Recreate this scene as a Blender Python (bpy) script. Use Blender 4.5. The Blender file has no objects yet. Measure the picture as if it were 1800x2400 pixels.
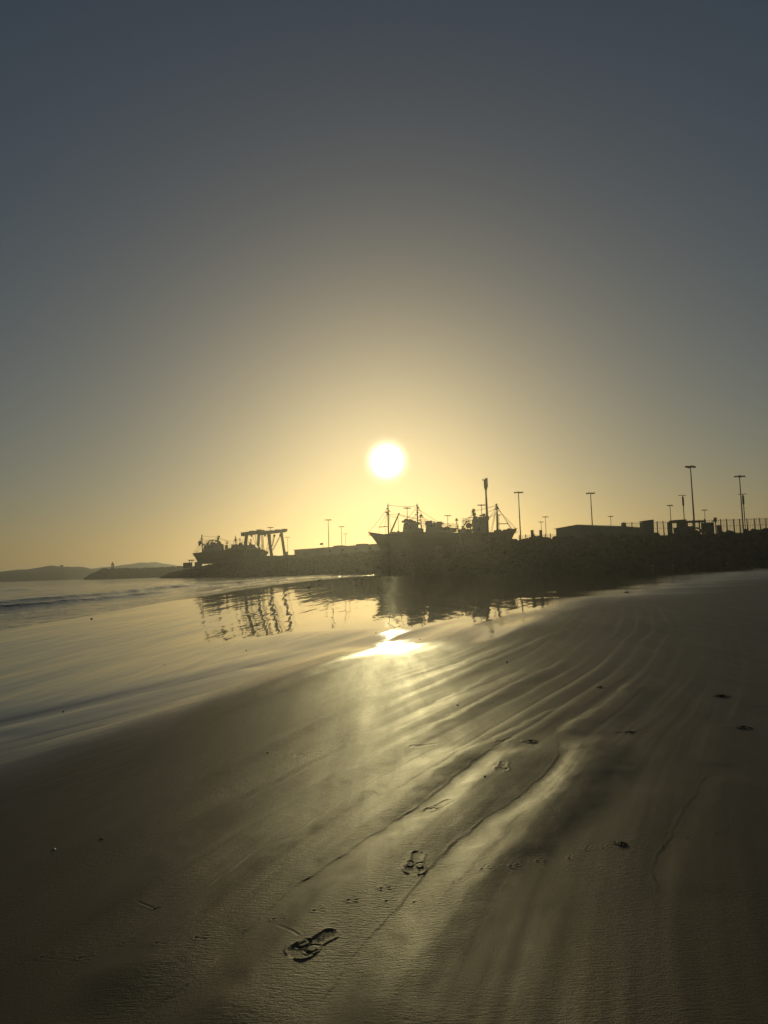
import bpy, math, random
import numpy as np
from mathutils import Matrix, Vector

sc = bpy.context.scene
COL = sc.collection
rng = random.Random(7)
nrg = np.random.default_rng(11)

# ------------------------------------------------------------------ camera
EYE = 1.6
F = 1664.0                                  # focal length in pixels of the 1800 x 2400 photograph
PITCH, ROLL = math.radians(4.5), math.radians(1.9)
_fw = Vector((0, math.cos(PITCH), math.sin(PITCH)))
_u0 = Vector((0, -math.sin(PITCH), math.cos(PITCH)))
_r0 = Vector((1, 0, 0))
_rt = _r0 * math.cos(ROLL) - _u0 * math.sin(ROLL)
_up = _u0 * math.cos(ROLL) + _r0 * math.sin(ROLL)
cam = bpy.data.cameras.new('camera')
cam_ob = bpy.data.objects.new('camera', cam)
COL.objects.link(cam_ob)
cam_ob.matrix_world = Matrix(((_rt.x, _up.x, -_fw.x, 0), (_rt.y, _up.y, -_fw.y, 0), (_rt.z, _up.z, -_fw.z, EYE), (0, 0, 0, 1)))
cam.sensor_fit = 'VERTICAL'
cam.sensor_height = 24
cam.lens = 24 * F / 2400
cam.clip_start = 0.05
cam.clip_end = 20000
sc.camera = cam_ob


def ray(px, py):
    return _fw + _rt * ((px - 900) / F) + _up * ((1200 - py) / F)


def P(px, py, D):
    """World point seen at pixel (px, py) that stands D metres ahead."""
    d = ray(px, py)
    k = D / d.y
    return Vector((d.x * k, D, EYE + d.z * k))


def G(px, py, z=0.0):
    """Ground point seen at pixel (px, py)."""
    d = ray(px, py)
    k = (z - EYE) / d.z
    return Vector((d.x * k, d.y * k, z))


# ------------------------------------------------------------------ sky and sun
SUN_DIR = ray(907, 1080).normalized()
SUN_EL = math.asin(SUN_DIR.z)
SUN_AZ = math.atan2(SUN_DIR.x, SUN_DIR.y)
world = bpy.data.worlds.new('World')
sc.world = world
world.use_nodes = True
wn = world.node_tree
bg = wn.nodes['Background']
sky = wn.nodes.new('ShaderNodeTexSky')
sky.sky_type = 'NISHITA'
sky.sun_disc = False
sky.sun_elevation = SUN_EL
sky.sun_rotation = SUN_AZ
sky.air_density, sky.dust_density, sky.ozone_density = 1.0, 1.2, 1.0
bg.inputs['Strength'].default_value = 0.1
# the sun itself with its aureole, as the photograph shows it in the sky
tc = wn.nodes.new('ShaderNodeTexCoord')
nrm = wn.nodes.new('ShaderNodeVectorMath'); nrm.operation = 'NORMALIZE'
dot = wn.nodes.new('ShaderNodeVectorMath'); dot.operation = 'DOT_PRODUCT'
dot.inputs[1].default_value = SUN_DIR
wn.links.new(tc.outputs['Generated'], nrm.inputs[0])
wn.links.new(nrm.outputs[0], dot.inputs[0])


def wmath(op, a, b=None):
    n = wn.nodes.new('ShaderNodeMath'); n.operation = op
    for i, v in enumerate((a, b)):
        if v is None:
            continue
        if isinstance(v, (int, float)):
            n.inputs[i].default_value = v
        else:
            wn.links.new(v, n.inputs[i])
    return n.outputs[0]


om = wmath('SUBTRACT', 1.0, dot.outputs['Value'])


def lobe(deg, amp):
    t0 = math.radians(deg)
    return wmath('MULTIPLY', wmath('EXPONENT', wmath('MULTIPLY', om, -2 / t0 ** 2)), amp)


disc = wmath('ADD', lobe(0.85, 430.0), lobe(2.4, 1.5))
# tone response of the camera to the sky, the same everywhere: blue is a little flatter than red and green
sep = wn.nodes.new('ShaderNodeSeparateColor'); com = wn.nodes.new('ShaderNodeCombineColor')
wn.links.new(sky.outputs[0], sep.inputs[0])
for ch, gain, power in (('Red', 8.2, 0.935), ('Green', 8.6, 0.925), ('Blue', 8.2, 0.845)):
    wn.links.new(wmath('MULTIPLY', wmath('POWER', wmath('MULTIPLY', sep.outputs[ch], 0.1), power), gain), com.inputs[ch])
sunc = wn.nodes.new('ShaderNodeMix'); sunc.data_type = 'RGBA'; sunc.blend_type = 'MULTIPLY'
sunc.inputs['Factor'].default_value = 1.0
sunc.inputs['A'].default_value = (1.0, 0.86, 0.58, 1)
wn.links.new(disc, sunc.inputs['B'])
addc = wn.nodes.new('ShaderNodeMix'); addc.data_type = 'RGBA'; addc.blend_type = 'ADD'
addc.inputs['Factor'].default_value = 1.0
wn.links.new(com.outputs[0], addc.inputs['A'])
wn.links.new(sunc.outputs['Result'], addc.inputs['B'])
wn.links.new(addc.outputs['Result'], bg.inputs['Color'])

sun = bpy.data.lights.new('sun', 'SUN')
sun.energy = 3.1
sun.angle = math.radians(0.55)
sun.color = (1.0, 0.85, 0.41)
sun_ob = bpy.data.objects.new('sun', sun)
COL.objects.link(sun_ob)
sun_ob.rotation_euler = SUN_DIR.to_track_quat('Z', 'Y').to_euler()
sun_ob.location = SUN_DIR * 60

sc.view_settings.view_transform = 'Standard'
sc.view_settings.look = 'None'
sc.view_settings.gamma = 1.0
sc.view_settings.use_curve_mapping = False
sc.view_settings.exposure = -1.95
sc.render.engine = 'CYCLES'
sc.cycles.use_denoising = True
sc.cycles.max_bounces = 6
sc.cycles.volume_bounces = 0
sc.cycles.sample_clamp_indirect = 8.0
sc.cycles.caustics_reflective = False
sc.cycles.caustics_refractive = False


# ------------------------------------------------------------------ materials
def new_mat(name):
    m = bpy.data.materials.new(name)
    m.use_nodes = True
    nt = m.node_tree
    b = nt.nodes['Principled BSDF']
    return m, nt, b


def N(nt, typ, **kw):
    n = nt.nodes.new(typ)
    for k, v in kw.items():
        if hasattr(n, k):
            setattr(n, k, v)
        else:
            n.inputs[k.replace('_', ' ')].default_value = v
    return n


def mth(nt, op, a, b=None, c=None):
    n = nt.nodes.new('ShaderNodeMath'); n.operation = op
    for i, v in enumerate((a, b, c)):
        if v is None:
            continue
        if isinstance(v, (int, float)):
            n.inputs[i].default_value = v
        else:
            nt.links.new(v, n.inputs[i])
    return n.outputs[0]


def mapping(nt, src, scale=(1, 1, 1), rotz=0.0):
    n = nt.nodes.new('ShaderNodeMapping')
    n.inputs['Scale'].default_value = scale
    n.inputs['Rotation'].default_value = (0, 0, rotz)
    nt.links.new(src, n.inputs['Vector'])
    return n.outputs[0]


def noise(nt, vec, scale, detail=2.0, rough=0.5):
    n = nt.nodes.new('ShaderNodeTexNoise')
    n.inputs['Scale'].default_value = scale
    n.inputs['Detail'].default_value = detail
    n.inputs['Roughness'].default_value = rough
    nt.links.new(vec, n.inputs['Vector'])
    return n.outputs['Fac']


def plain(name, c1, c2, rough=0.6, scale=1.5, metal=0.0, bump=0.0):
    """A weathered surface: two related tones broken up by noise, uneven gloss, a little relief."""
    m, nt, b = new_mat(name)
    co = nt.nodes.new('ShaderNodeTexCoord').outputs['Object']
    n1 = noise(nt, co, scale, 5, 0.65)
    mix = N(nt, 'ShaderNodeMix', data_type='RGBA')
    mix.inputs['A'].default_value = (*c1, 1)
    mix.inputs['B'].default_value = (*c2, 1)
    nt.links.new(n1, mix.inputs['Factor'])
    nt.links.new(mix.outputs['Result'], b.inputs['Base Color'])
    nt.links.new(mth(nt, 'MULTIPLY_ADD', n1, 0.3, rough - 0.15), b.inputs['Roughness'])
    b.inputs['Metallic'].default_value = metal
    if bump:
        bp = N(nt, 'ShaderNodeBump')
        bp.inputs['Distance'].default_value = bump
        nt.links.new(noise(nt, co, scale * 4, 5, 0.6), bp.inputs['Height'])
        nt.links.new(bp.outputs[0], b.inputs['Normal'])
    return m


M = {}
M['hull_blue'] = plain('hull_blue', (0.035, 0.05, 0.085), (0.07, 0.065, 0.06), 0.5, 0.6)
M['hull_dark'] = plain('hull_dark', (0.04, 0.038, 0.035), (0.08, 0.055, 0.04), 0.6, 0.6)
M['hull_red'] = plain('hull_red', (0.11, 0.035, 0.025), (0.06, 0.04, 0.03), 0.6, 0.6)
M['ship_white'] = plain('ship_white', (0.30, 0.29, 0.27), (0.22, 0.18, 0.14), 0.5, 0.8)
M['deck'] = plain('deck', (0.12, 0.09, 0.06), (0.08, 0.065, 0.05), 0.8, 1.0)
M['steel'] = plain('steel', (0.10, 0.10, 0.10), (0.12, 0.085, 0.06), 0.5, 2.0, 0.4)
M['galvanised'] = plain('galvanised', (0.16, 0.165, 0.17), (0.11, 0.11, 0.11), 0.5, 2.0, 0.5)
M['crane_paint'] = plain('crane_paint', (0.07, 0.09, 0.13), (0.09, 0.08, 0.07), 0.5, 0.8)
M['rubber'] = plain('rubber', (0.02, 0.02, 0.02), (0.035, 0.033, 0.03), 0.85, 3.0)
M['rope'] = plain('rope', (0.10, 0.08, 0.055), (0.07, 0.055, 0.04), 0.9, 5.0)
M['concrete'] = plain('concrete', (0.15, 0.14, 0.125), (0.10, 0.09, 0.08), 0.85, 0.5, 0, 0.01)
M['yard'] = plain('yard', (0.17, 0.155, 0.13), (0.11, 0.10, 0.085), 0.9, 0.15, 0, 0.03)
M['wall_render'] = plain('wall_render', (0.15, 0.14, 0.12), (0.10, 0.09, 0.075), 0.85, 0.3)
M['sheet_metal'] = plain('sheet_metal', (0.13, 0.15, 0.165), (0.10, 0.105, 0.105), 0.5, 0.4, 0.3)
M['roofing'] = plain('roofing', (0.12, 0.11, 0.10), (0.09, 0.075, 0.065), 0.8, 0.4)
M['rock'] = plain('rock', (0.07, 0.060, 0.048), (0.035, 0.030, 0.025), 0.85, 0.9, 0, 0.06)
M['earth'] = plain('earth', (0.08, 0.07, 0.055), (0.055, 0.048, 0.04), 0.95, 0.3, 0, 0.1)
M['island'] = plain('island', (0.09, 0.08, 0.055), (0.06, 0.06, 0.04), 0.95, 0.004)
M['lamp_glass'] = plain('lamp_glass', (0.25, 0.25, 0.24), (0.2, 0.2, 0.19), 0.25, 3.0)
M['flag_red'] = plain('flag_red', (0.35, 0.03, 0.03), (0.28, 0.03, 0.03), 0.85, 2.0)
M['net'] = plain('net', (0.05, 0.09, 0.07), (0.08, 0.06, 0.035), 0.95, 3.0)
M['feather_grey'] = plain('feather_grey', (0.22, 0.22, 0.22), (0.12, 0.12, 0.12), 0.8, 20.0)
M['feather_white'] = plain('feather_white', (0.62, 0.61, 0.58), (0.45, 0.45, 0.44), 0.8, 20.0)
M['beak'] = plain('beak', (0.4, 0.22, 0.04), (0.3, 0.16, 0.03), 0.5, 20.0)
M['weed'] = plain('weed', (0.012, 0.012, 0.007), (0.03, 0.026, 0.014), 0.45, 60.0, 0, 0.002)
M['shell'] = plain('shell', (0.55, 0.5, 0.42), (0.38, 0.33, 0.26), 0.4, 90.0)
M['pebble'] = plain('pebble', (0.06, 0.055, 0.05), (0.10, 0.09, 0.075), 0.5, 60.0)

m, nt, b = new_mat('window_glass')
co = nt.nodes.new('ShaderNodeTexCoord').outputs['Object']
b.inputs['Base Color'].default_value = (0.02, 0.024, 0.026, 1)
nt.links.new(mth(nt, 'MULTIPLY_ADD', noise(nt, co, 2.0), 0.2, 0.02), b.inputs['Roughness'])
M['glass'] = m

# wet sand: per-vertex wetness drives gloss; fine relief is bump
m, nt, b = new_mat('wet_sand')
geo = nt.nodes.new('ShaderNodeTexCoord').outputs['Object']
wet = N(nt, 'ShaderNodeAttribute', attribute_name='wet').outputs['Fac']
rip = N(nt, 'ShaderNodeAttribute', attribute_name='ripple').outputs['Fac']
dry = mth(nt, 'SUBTRACT', 1.0, wet)
streak = noise(nt, mapping(nt, geo, (3.0, 0.35, 1), math.radians(24)), 1.0, 4, 0.6)
blot = noise(nt, geo, 0.6, 4, 0.55)
mix = N(nt, 'ShaderNodeMix', data_type='RGBA')
mix.inputs['A'].default_value = (0.085, 0.051, 0.016, 1)
mix.inputs['B'].default_value = (0.135, 0.084, 0.032, 1)
grain = noise(nt, geo, 260.0, 2, 0.7)
nt.links.new(mth(nt, 'MULTIPLY_ADD', grain, 0.6, mth(nt, 'MULTIPLY', blot, 0.4)), mix.inputs['Factor'])
nt.links.new(mix.outputs['Result'], b.inputs['Base Color'])
r_sand = mth(nt, 'MULTIPLY_ADD', mth(nt, 'SUBTRACT', streak, 0.5), 0.22, 0.53)
rough = mth(nt, 'ADD', mth(nt, 'MULTIPLY', r_sand, dry), mth(nt, 'MULTIPLY', wet, 0.035))
nt.links.new(rough, b.inputs['Roughness'])
b.inputs['IOR'].default_value = 1.42
# fine cross ripples of the near sand (a centimetre or two from crest to crest) and its grain
fine = noise(nt, mapping(nt, geo, (16, 85, 1), math.radians(-7)), 1.0, 3, 0.6)
fine2 = noise(nt, mapping(nt, geo, (34, 120, 1), math.radians(10)), 1.0, 2, 0.6)
g2 = noise(nt, geo, 330.0, 2, 0.6)
h1 = mth(nt, 'MULTIPLY', mth(nt, 'MULTIPLY', fine, rip), 0.0032)
h2 = mth(nt, 'MULTIPLY', mth(nt, 'MULTIPLY', fine2, rip), 0.0016)
g3 = noise(nt, geo, 95.0, 2, 0.7)
h3 = mth(nt, 'ADD', mth(nt, 'MULTIPLY', g2, 0.0011), mth(nt, 'MULTIPLY', mth(nt, 'MULTIPLY', g3, mth(nt, 'ADD', rip, 0.12)), 0.0016))
hs = mth(nt, 'MULTIPLY', mth(nt, 'ADD', mth(nt, 'ADD', h1, h2), h3), dry)
# lazy ripples on the film of water
w1 = noise(nt, mapping(nt, geo, (0.95, 0.13, 1), math.radians(47)), 1.0, 2, 0.45)
w2 = noise(nt, mapping(nt, geo, (2.6, 0.5, 1), math.radians(55)), 1.0, 2, 0.5)
w0 = noise(nt, mapping(nt, geo, (0.24, 0.05, 1), math.radians(62)), 1.0, 2, 0.5)
wsum = mth(nt, 'ADD', mth(nt, 'ADD', mth(nt, 'MULTIPLY', w1, 0.030), mth(nt, 'MULTIPLY', w2, 0.009)), mth(nt, 'MULTIPLY', w0, 0.05))
film = N(nt, 'ShaderNodeAttribute', attribute_name='film').outputs['Fac']
hh = mth(nt, 'ADD', hs, mth(nt, 'MULTIPLY', wsum, mth(nt, 'POWER', film, 1.8)))
bp = N(nt, 'ShaderNodeBump')
bp.inputs['Strength'].default_value = 1.0
bp.inputs['Distance'].default_value = 1.0
nt.links.new(hh, bp.inputs['Height'])
nt.links.new(bp.outputs[0], b.inputs['Normal'])
M['sand'] = m

m, nt, b = new_mat('sea_water')
geo = nt.nodes.new('ShaderNodeTexCoord').outputs['Object']
b.inputs['Base Color'].default_value = (0.035, 0.045, 0.042, 1)
b.inputs['Roughness'].default_value = 0.08
b.inputs['IOR'].default_value = 1.33
a1 = noise(nt, mapping(nt, geo, (0.9, 0.25, 1), math.radians(8)), 1.0, 3, 0.55)
a2 = noise(nt, mapping(nt, geo, (3.4, 1.3, 1), math.radians(-5)), 1.0, 3, 0.55)
hh = mth(nt, 'ADD', mth(nt, 'MULTIPLY', a1, 0.24), mth(nt, 'MULTIPLY', a2, 0.07))
bp = N(nt, 'ShaderNodeBump')
bp.inputs['Distance'].default_value = 1.0
nt.links.new(hh, bp.inputs['Height'])
nt.links.new(bp.outputs[0], b.inputs['Normal'])
M['sea'] = m


# ------------------------------------------------------------------ mesh helpers
def prop(o, label=None, cat=None, group=None, kind=None):
    for k, v in (('label', label), ('category', cat), ('group', group), ('kind', kind)):
        if v:
            o[k] = v
    return o


class MB:
    """Collects vertices and faces given in world coordinates."""

    def __init__(self):
        self.v, self.f = [], []

    def add(self, vs, fs):
        o = len(self.v)
        self.v += [tuple(p) for p in vs]
        self.f += [tuple(i + o for i in q) for q in fs]
        return self

    def box(self, lo, hi):
        x0, y0, z0 = lo; x1, y1, z1 = hi
        return self.add([(x0, y0, z0), (x1, y0, z0), (x1, y1, z0), (x0, y1, z0), (x0, y0, z1), (x1, y0, z1), (x1, y1, z1), (x0, y1, z1)],
                        [(0, 3, 2, 1), (4, 5, 6, 7), (0, 1, 5, 4), (1, 2, 6, 5), (2, 3, 7, 6), (3, 0, 4, 7)])

    def bar(self, a, b, w, h=None):
        """Square bar from a to b."""
        a, b = Vector(a), Vector(b); h = h or w
        d = (b - a).normalized()
        s = d.cross(Vector((0, 0, 1)))
        if s.length < 1e-3:
            s = Vector((1, 0, 0))
        s = s.normalized() * w / 2
        t = s.cross(d).normalized() * h / 2
        vs = [p + i * s + j * t for p in (a, b) for i, j in ((-1, -1), (1, -1), (1, 1), (-1, 1))]
        return self.add(vs, [(3, 2, 1, 0), (4, 5, 6, 7), (0, 1, 5, 4), (1, 2, 6, 5), (2, 3, 7, 6), (3, 0, 4, 7)])

    def tube(self, pts, r, n=6):
        """Round tube along points; r a number or one radius per point."""
        pts = [Vector(p) for p in pts]
        rs = r if isinstance(r, (list, tuple)) else [r] * len(pts)
        vs, fs = [], []
        for i, p in enumerate(pts):
            d = (pts[min(i + 1, len(pts) - 1)] - pts[max(i - 1, 0)]).normalized()
            s = d.cross(Vector((0, 0, 1)))
            if s.length < 1e-3:
                s = d.cross(Vector((0, 1, 0)))
            s.normalize(); t = d.cross(s)
            for k in range(n):
                a = 2 * math.pi * k / n
                vs.append(p + (s * math.cos(a) + t * math.sin(a)) * rs[i])
        for i in range(len(pts) - 1):
            for k in range(n):
                k2 = (k + 1) % n
                fs.append((i * n + k, i * n + k2, (i + 1) * n + k2, (i + 1) * n + k))
        fs.append(tuple(range(n - 1, -1, -1)))
        fs.append(tuple((len(pts) - 1) * n + k for k in range(n)))
        return self.add(vs, fs)

    def prism(self, poly, vec):
        """Extrude a planar polygon of world points by vec."""
        n = len(poly); vec = Vector(vec)
        vs = [Vector(p) for p in poly] + [Vector(p) + vec for p in poly]
        fs = [tuple(range(n)), tuple(range(2 * n - 1, n - 1, -1))]
        fs += [(i, i + n, (i + 1) % n + n, (i + 1) % n) for i in range(n)]
        return self.add(vs, fs)

    def ball(self, c, r, seg=8, rings=5):
        c = Vector(c); r = Vector(r if hasattr(r, '__len__') else (r, r, r))
        vs = [c + Vector((0, 0, r.z))]
        for i in range(1, rings):
            a = math.pi * i / rings
            for k in range(seg):
                q = 2 * math.pi * k / seg
                vs.append(c + Vector((r.x * math.sin(a) * math.cos(q), r.y * math.sin(a) * math.sin(q), r.z * math.cos(a))))
        vs.append(c - Vector((0, 0, r.z)))
        fs = [(0, 1 + k, 1 + (k + 1) % seg) for k in range(seg)]
        for i in range(rings - 2):
            for k in range(seg):
                k2 = (k + 1) % seg
                fs.append((1 + i * seg + k, 1 + (i + 1) * seg + k, 1 + (i + 1) * seg + k2, 1 + i * seg + k2))
        e = len(vs) - 1
        fs += [(e, 1 + (rings - 2) * seg + (k + 1) % seg, 1 + (rings - 2) * seg + k) for k in range(seg)]
        return self.add(vs, fs)

    def build(self, name, mat, parent=None, smooth=False, kind=None):
        me = bpy.data.meshes.new(name)
        off = Vector((0, 0, 0))
        p = parent
        while p is not None:
            off += p.location
            p = p.parent
        if parent is None:
            xs = np.array(self.v)
            c = (xs.min(0) + xs.max(0)) / 2
            off = Vector((c[0], c[1], xs[:, 2].min()))
        me.from_pydata([(x - off.x, y - off.y, z - off.z) for x, y, z in self.v], [], self.f)
        me.materials.append(M[mat] if isinstance(mat, str) else mat)
        if smooth:
            me.polygons.foreach_set('use_smooth', [True] * len(me.polygons))
        me.update()
        o = bpy.data.objects.new(name, me)
        COL.objects.link(o)
        if parent is not None:
            o.parent = parent
        else:
            o.location = off
        if kind:
            o['kind'] = kind
        return o


def empty(name, loc, label=None, cat=None, group=None):
    o = bpy.data.objects.new(name, None)
    o.empty_display_size = 0.3
    COL.objects.link(o)
    o.location = loc
    return prop(o, label, cat, group)


def grid_object(name, X, Y, Z, mat, attrs=None, wrap=False):
    """A smooth sheet from 2-D arrays of coordinates."""
    r, c = X.shape
    me = bpy.data.meshes.new(name)
    me.vertices.add(r * c)
    me.vertices.foreach_set('co', np.stack([X, Y, Z], -1).astype(np.float32).ravel())
    idx = np.arange(r * c, dtype=np.int32).reshape(r, c)
    if wrap:
        idx = np.concatenate([idx, idx[:, :1]], 1)
    q = np.stack([idx[:-1, :-1], idx[:-1, 1:], idx[1:, 1:], idx[1:, :-1]], -1).reshape(-1, 4)
    nq = len(q)
    me.loops.add(nq * 4)
    me.loops.foreach_set('vertex_index', q.ravel())
    me.polygons.add(nq)
    me.polygons.foreach_set('loop_start', np.arange(0, nq * 4, 4, dtype=np.int32))
    me.polygons.foreach_set('use_smooth', np.ones(nq, dtype=bool))
    me.update(calc_edges=True)
    for k, a in (attrs or {}).items():
        at = me.attributes.new(k, 'FLOAT', 'POINT')
        at.data.foreach_set('value', a.astype(np.float32).ravel())
    me.materials.append(M[mat])
    o = bpy.data.objects.new(name, me)
    COL.objects.link(o)
    return o


_tab = nrg.random((256, 256))


def vn(x, y):
    """Smooth value noise in -1..1."""
    xi = np.floor(x).astype(np.int64); yi = np.floor(y).astype(np.int64)
    fx = x - xi; fy = y - yi
    fx = fx * fx * fx * (fx * (fx * 6 - 15) + 10); fy = fy * fy * fy * (fy * (fy * 6 - 15) + 10)
    a = _tab[xi & 255, yi & 255]; b_ = _tab[(xi + 1) & 255, yi & 255]
    c = _tab[xi & 255, (yi + 1) & 255]; d = _tab[(xi + 1) & 255, (yi + 1) & 255]
    return ((a * (1 - fx) + b_ * fx) * (1 - fy) + (c * (1 - fx) + d * fx) * fy) * 2 - 1


def sstep(a, b_, x):
    t = np.clip((x - a) / (b_ - a), 0, 1)
    return t * t * (3 - 2 * t)


def polyline_dist(X, Y, pts):
    """Distance, side (+ on the right hand going along) and fraction along a polyline, for arrays."""
    best = np.full(X.shape, 1e9); side = np.zeros(X.shape); frac = np.zeros(X.shape)
    seg = [math.dist(pts[i], pts[i + 1]) for i in range(len(pts) - 1)]
    tot = sum(seg); acc = 0.0
    for i in range(len(pts) - 1):
        ax, ay = pts[i]; bx, by = pts[i + 1]
        dx, dy = bx - ax, by - ay
        L2 = dx * dx + dy * dy
        t = np.clip(((X - ax) * dx + (Y - ay) * dy) / L2, 0, 1)
        ex = X - (ax + t * dx); ey = Y - (ay + t * dy)
        d = np.hypot(ex, ey)
        m_ = d < best
        best = np.where(m_, d, best)
        side = np.where(m_, np.sign(dy * (X - ax) - dx * (Y - ay)), side)
        frac = np.where(m_, (acc + t * seg[i]) / tot, frac)
        acc += seg[i]
    return best, side, frac


def smooth_line(pts, sub=5):
    """Catmull-Rom through 2-D points."""
    out = []
    p = [pts[0]] + list(pts) + [pts[-1]]
    for i in range(1, len(p) - 2):
        for k in range(sub):
            t = k / sub
            q = []
            for j in range(2):
                a, b_, c, d = p[i - 1][j], p[i][j], p[i + 1][j], p[i + 2][j]
                q.append(0.5 * (2 * b_ + (c - a) * t + (2 * a - 5 * b_ + 4 * c - d) * t * t + (3 * b_ - a - 3 * c + d) * t ** 3))
            out.append(tuple(q))
    out.append(tuple(pts[-1]))
    return out


def gxy(px, py):
    g = G(px, py)
    return (g.x, g.y)


# ------------------------------------------------------------------ the beach
SHORE = [(-14, -400), (-18, 0), (-17.5, 20), (-17, 32), (-16, 51), (-15.5, 70), (-15.5, 92), (-13, 120), (-8, 150), (0, 188), (6, 230), (8, 700)]
SHORE_X = np.array([p[0] for p in SHORE]); SHORE_Y = np.array([p[1] for p in SHORE])


def shore_n(X, Y):
    """Distance seaward of the water's edge (negative on the beach)."""
    return np.interp(Y, SHORE_Y, SHORE_X) - X


# the line where the film of water gives way to drained sand
WETLINE = [(-60, -14.0), (-12, 1.0), (-4.1, 7.4), (-2.4, 10.8), (-0.9, 13.8), (0, 14.2), (0.9, 14.7), (2.4, 16.8), (4.9, 23), (8.9, 31), (13.2, 38), (24.6, 58), (33, 70), (45, 78), (80, 95), (120, 115)]
WET_X = np.array([p[0] for p in WETLINE]); WET_Y = np.array([p[1] for p in WETLINE])

# swash ridges: (points in the picture, amplitude, width of the rise, width of the fall)
RIDGES = [
    ([(1308, 1722), (1312, 1748), (1298, 1785), (1240, 1850), (1180, 1895), (1120, 1940), (1040, 2010), (960, 2095), (880, 2190), (800, 2290), (730, 2390), (640, 2540)], 0.031, 0.23, 0.48, 1.0),
    ([(1185, 1738), (1130, 1775), (1060, 1830), (980, 1890), (900, 1945), (800, 2010), (700, 2085), (600, 2170), (500, 2260), (380, 2360), (220, 2500)], 0.029, 0.24, 0.42, 1.0),
    ([(1062, 1738), (1010, 1760), (930, 1800), (850, 1850), (760, 1905), (670, 1960), (560, 2030), (430, 2115), (290, 2210), (60, 2370)], 0.025, 0.24, 0.42, 0.9),
    ([(1460, 1600), (1400, 1655), (1320, 1692), (1290, 1725)], 0.014, 0.16, 0.35, 0.5),
    ([(1240, 1560), (1120, 1610), (1010, 1655), (900, 1705), (790, 1765), (650, 1840), (480, 1930), (280, 2040), (0, 2190)], 0.013, 0.25, 0.45, 0.6),
    ([(1180, 1505), (1050, 1560), (930, 1605), (800, 1660), (640, 1740), (450, 1830), (200, 1945), (-100, 2080)], 0.012, 0.25, 0.5, 0.4),
    ([(1640, 1690), (1612, 1740), (1585, 1790)], 0.005, 0.2, 0.35, 0.5),
    ([(1665, 1805), (1630, 1855), (1585, 1930), (1550, 2010), (1535, 2100)], 0.005, 0.14, 0.4, 0.7),
    ([(1445, 1825), (1405, 1880), (1340, 1935), (1290, 1975), (1200, 2060), (1110, 2180), (1030, 2300), (960, 2420)], 0.008, 0.22, 0.45, 0.0),
    ([(1120, 1440), (1000, 1490), (880, 1530), (740, 1580), (560, 1650), (330, 1740), (0, 1870)], 0.01, 0.3, 0.6, 0.3),
    ([(800, 1515), (640, 1570), (420, 1640), (180, 1710), (-60, 1790)], 0.012, 0.35, 0.7, 0.2),
    ([(560, 1560), (360, 1610), (150, 1660), (-100, 1720)], 0.012, 0.35, 0.8, 0.0),
    ([(1150, 1580), (1060, 1625), (960, 1672), (850, 1722), (720, 1785), (560, 1865), (380, 1955)], 0.008, 0.12, 0.28, 0.5),
    ([(1330, 1640), (1230, 1690), (1130, 1738), (1040, 1788), (955, 1845), (865, 1905), (755, 1980), (635, 2065), (480, 2175), (300, 2295)], 0.007, 0.10, 0.25, 0.5),
    ([(1330, 1540), (1220, 1590), (1120, 1640), (1010, 1700), (900, 1752), (780, 1815), (640, 1890)], 0.008, 0.12, 0.28, 0.3),
    ([(1385, 1715), (1365, 1765), (1320, 1830), (1240, 1910), (1150, 2000), (1060, 2105), (970, 2215), (880, 2330), (800, 2440)], 0.008, 0.12, 0.30, 0.2),
    ([(1300, 1480), (1180, 1530), (1060, 1580), (960, 1625), (840, 1680)], 0.009, 0.16, 0.35, 0.2),
    ([(1010, 1465), (900, 1500), (780, 1540), (640, 1590), (480, 1650)], 0.008, 0.2, 0.4, 0.2),
]
RIDGES = [(smooth_line([gxy(*p) for p in pts]), a, w1, w2, lp) for pts, a, w1, w2, lp in RIDGES]

# shoe prints: heel and toe in the picture
SHOES = [((797, 2186), (670, 2264), 1.0), ((982, 2003), (967, 2058), 0.9), ((1058, 1880), (996, 1910), 0.9), ((1183, 1792), (1174, 1818), 0.8),
         ((1212, 1727), (1162, 1745), 0.6), ((745, 1764), (700, 1773), 0.35), ((1340, 1612), (1395, 1611), 0.35), ((1310, 1690), (1270, 1692), 0.4),
         ((1500, 1714), (1455, 1718), 0.8), ((1440, 1681), (1500, 1677), 0.35), ((1290, 1645), (1265, 1647), 0.5), ((1680, 1675), (1635, 1677), 0.6),
         ((1345, 1601), (1400, 1599), 0.3), ((1600, 1595), (1630, 1594), 0.4), ((1160, 1600), (1135, 1601), 0.5), ((1340, 1541), (1360, 1541), 0.5),
         ((1800, 1657), (1780, 1659), 0.6), ((1020, 1744), (965, 1752), 0.4)]
# gull prints: centre in the picture, heading in degrees
CLAWS = [(640, 2163, 20), (735, 2152, 25), (815, 2125, 15), (893, 2093, 20), (1063, 2084, 30), (1130, 2055, 25), (1198, 2046, 30), (1260, 2028, 10),
         (1335, 2018, 30), (1375, 1996, 60), (1415, 1993, 40), (1555, 1985, 35), (1612, 1967, 10), (1680, 1957, 30), (1710, 1938, 35), (1755, 1920, 40),
         (1780, 1905, 40), (458, 2213, 15), (365, 2222, 10), (288, 2213, 30), (185, 2246, 10), (95, 2245, 20), (970, 2120, 10), (905, 2120, 40)]
# thin drag marks left behind pebbles and shells
DRAGS = [((310, 2112), (362, 2130), (372, 2130)), ((1075, 1826), (1135, 1830)), ((420, 1661), (500, 1664), (575, 1659)), ((300, 1581), (440, 1583), (540, 1582)),
         ((470, 1531), (580, 1523)), ((60, 1658), (148, 1663)), ((1330, 1740), (1380, 1736), (1460, 1727)), ((1430, 1690), (1480, 1678), (1560, 1676)),
         ((480, 1770), (520, 1763), (560, 1770)), ((640, 2172), (700, 2208))]


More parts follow.
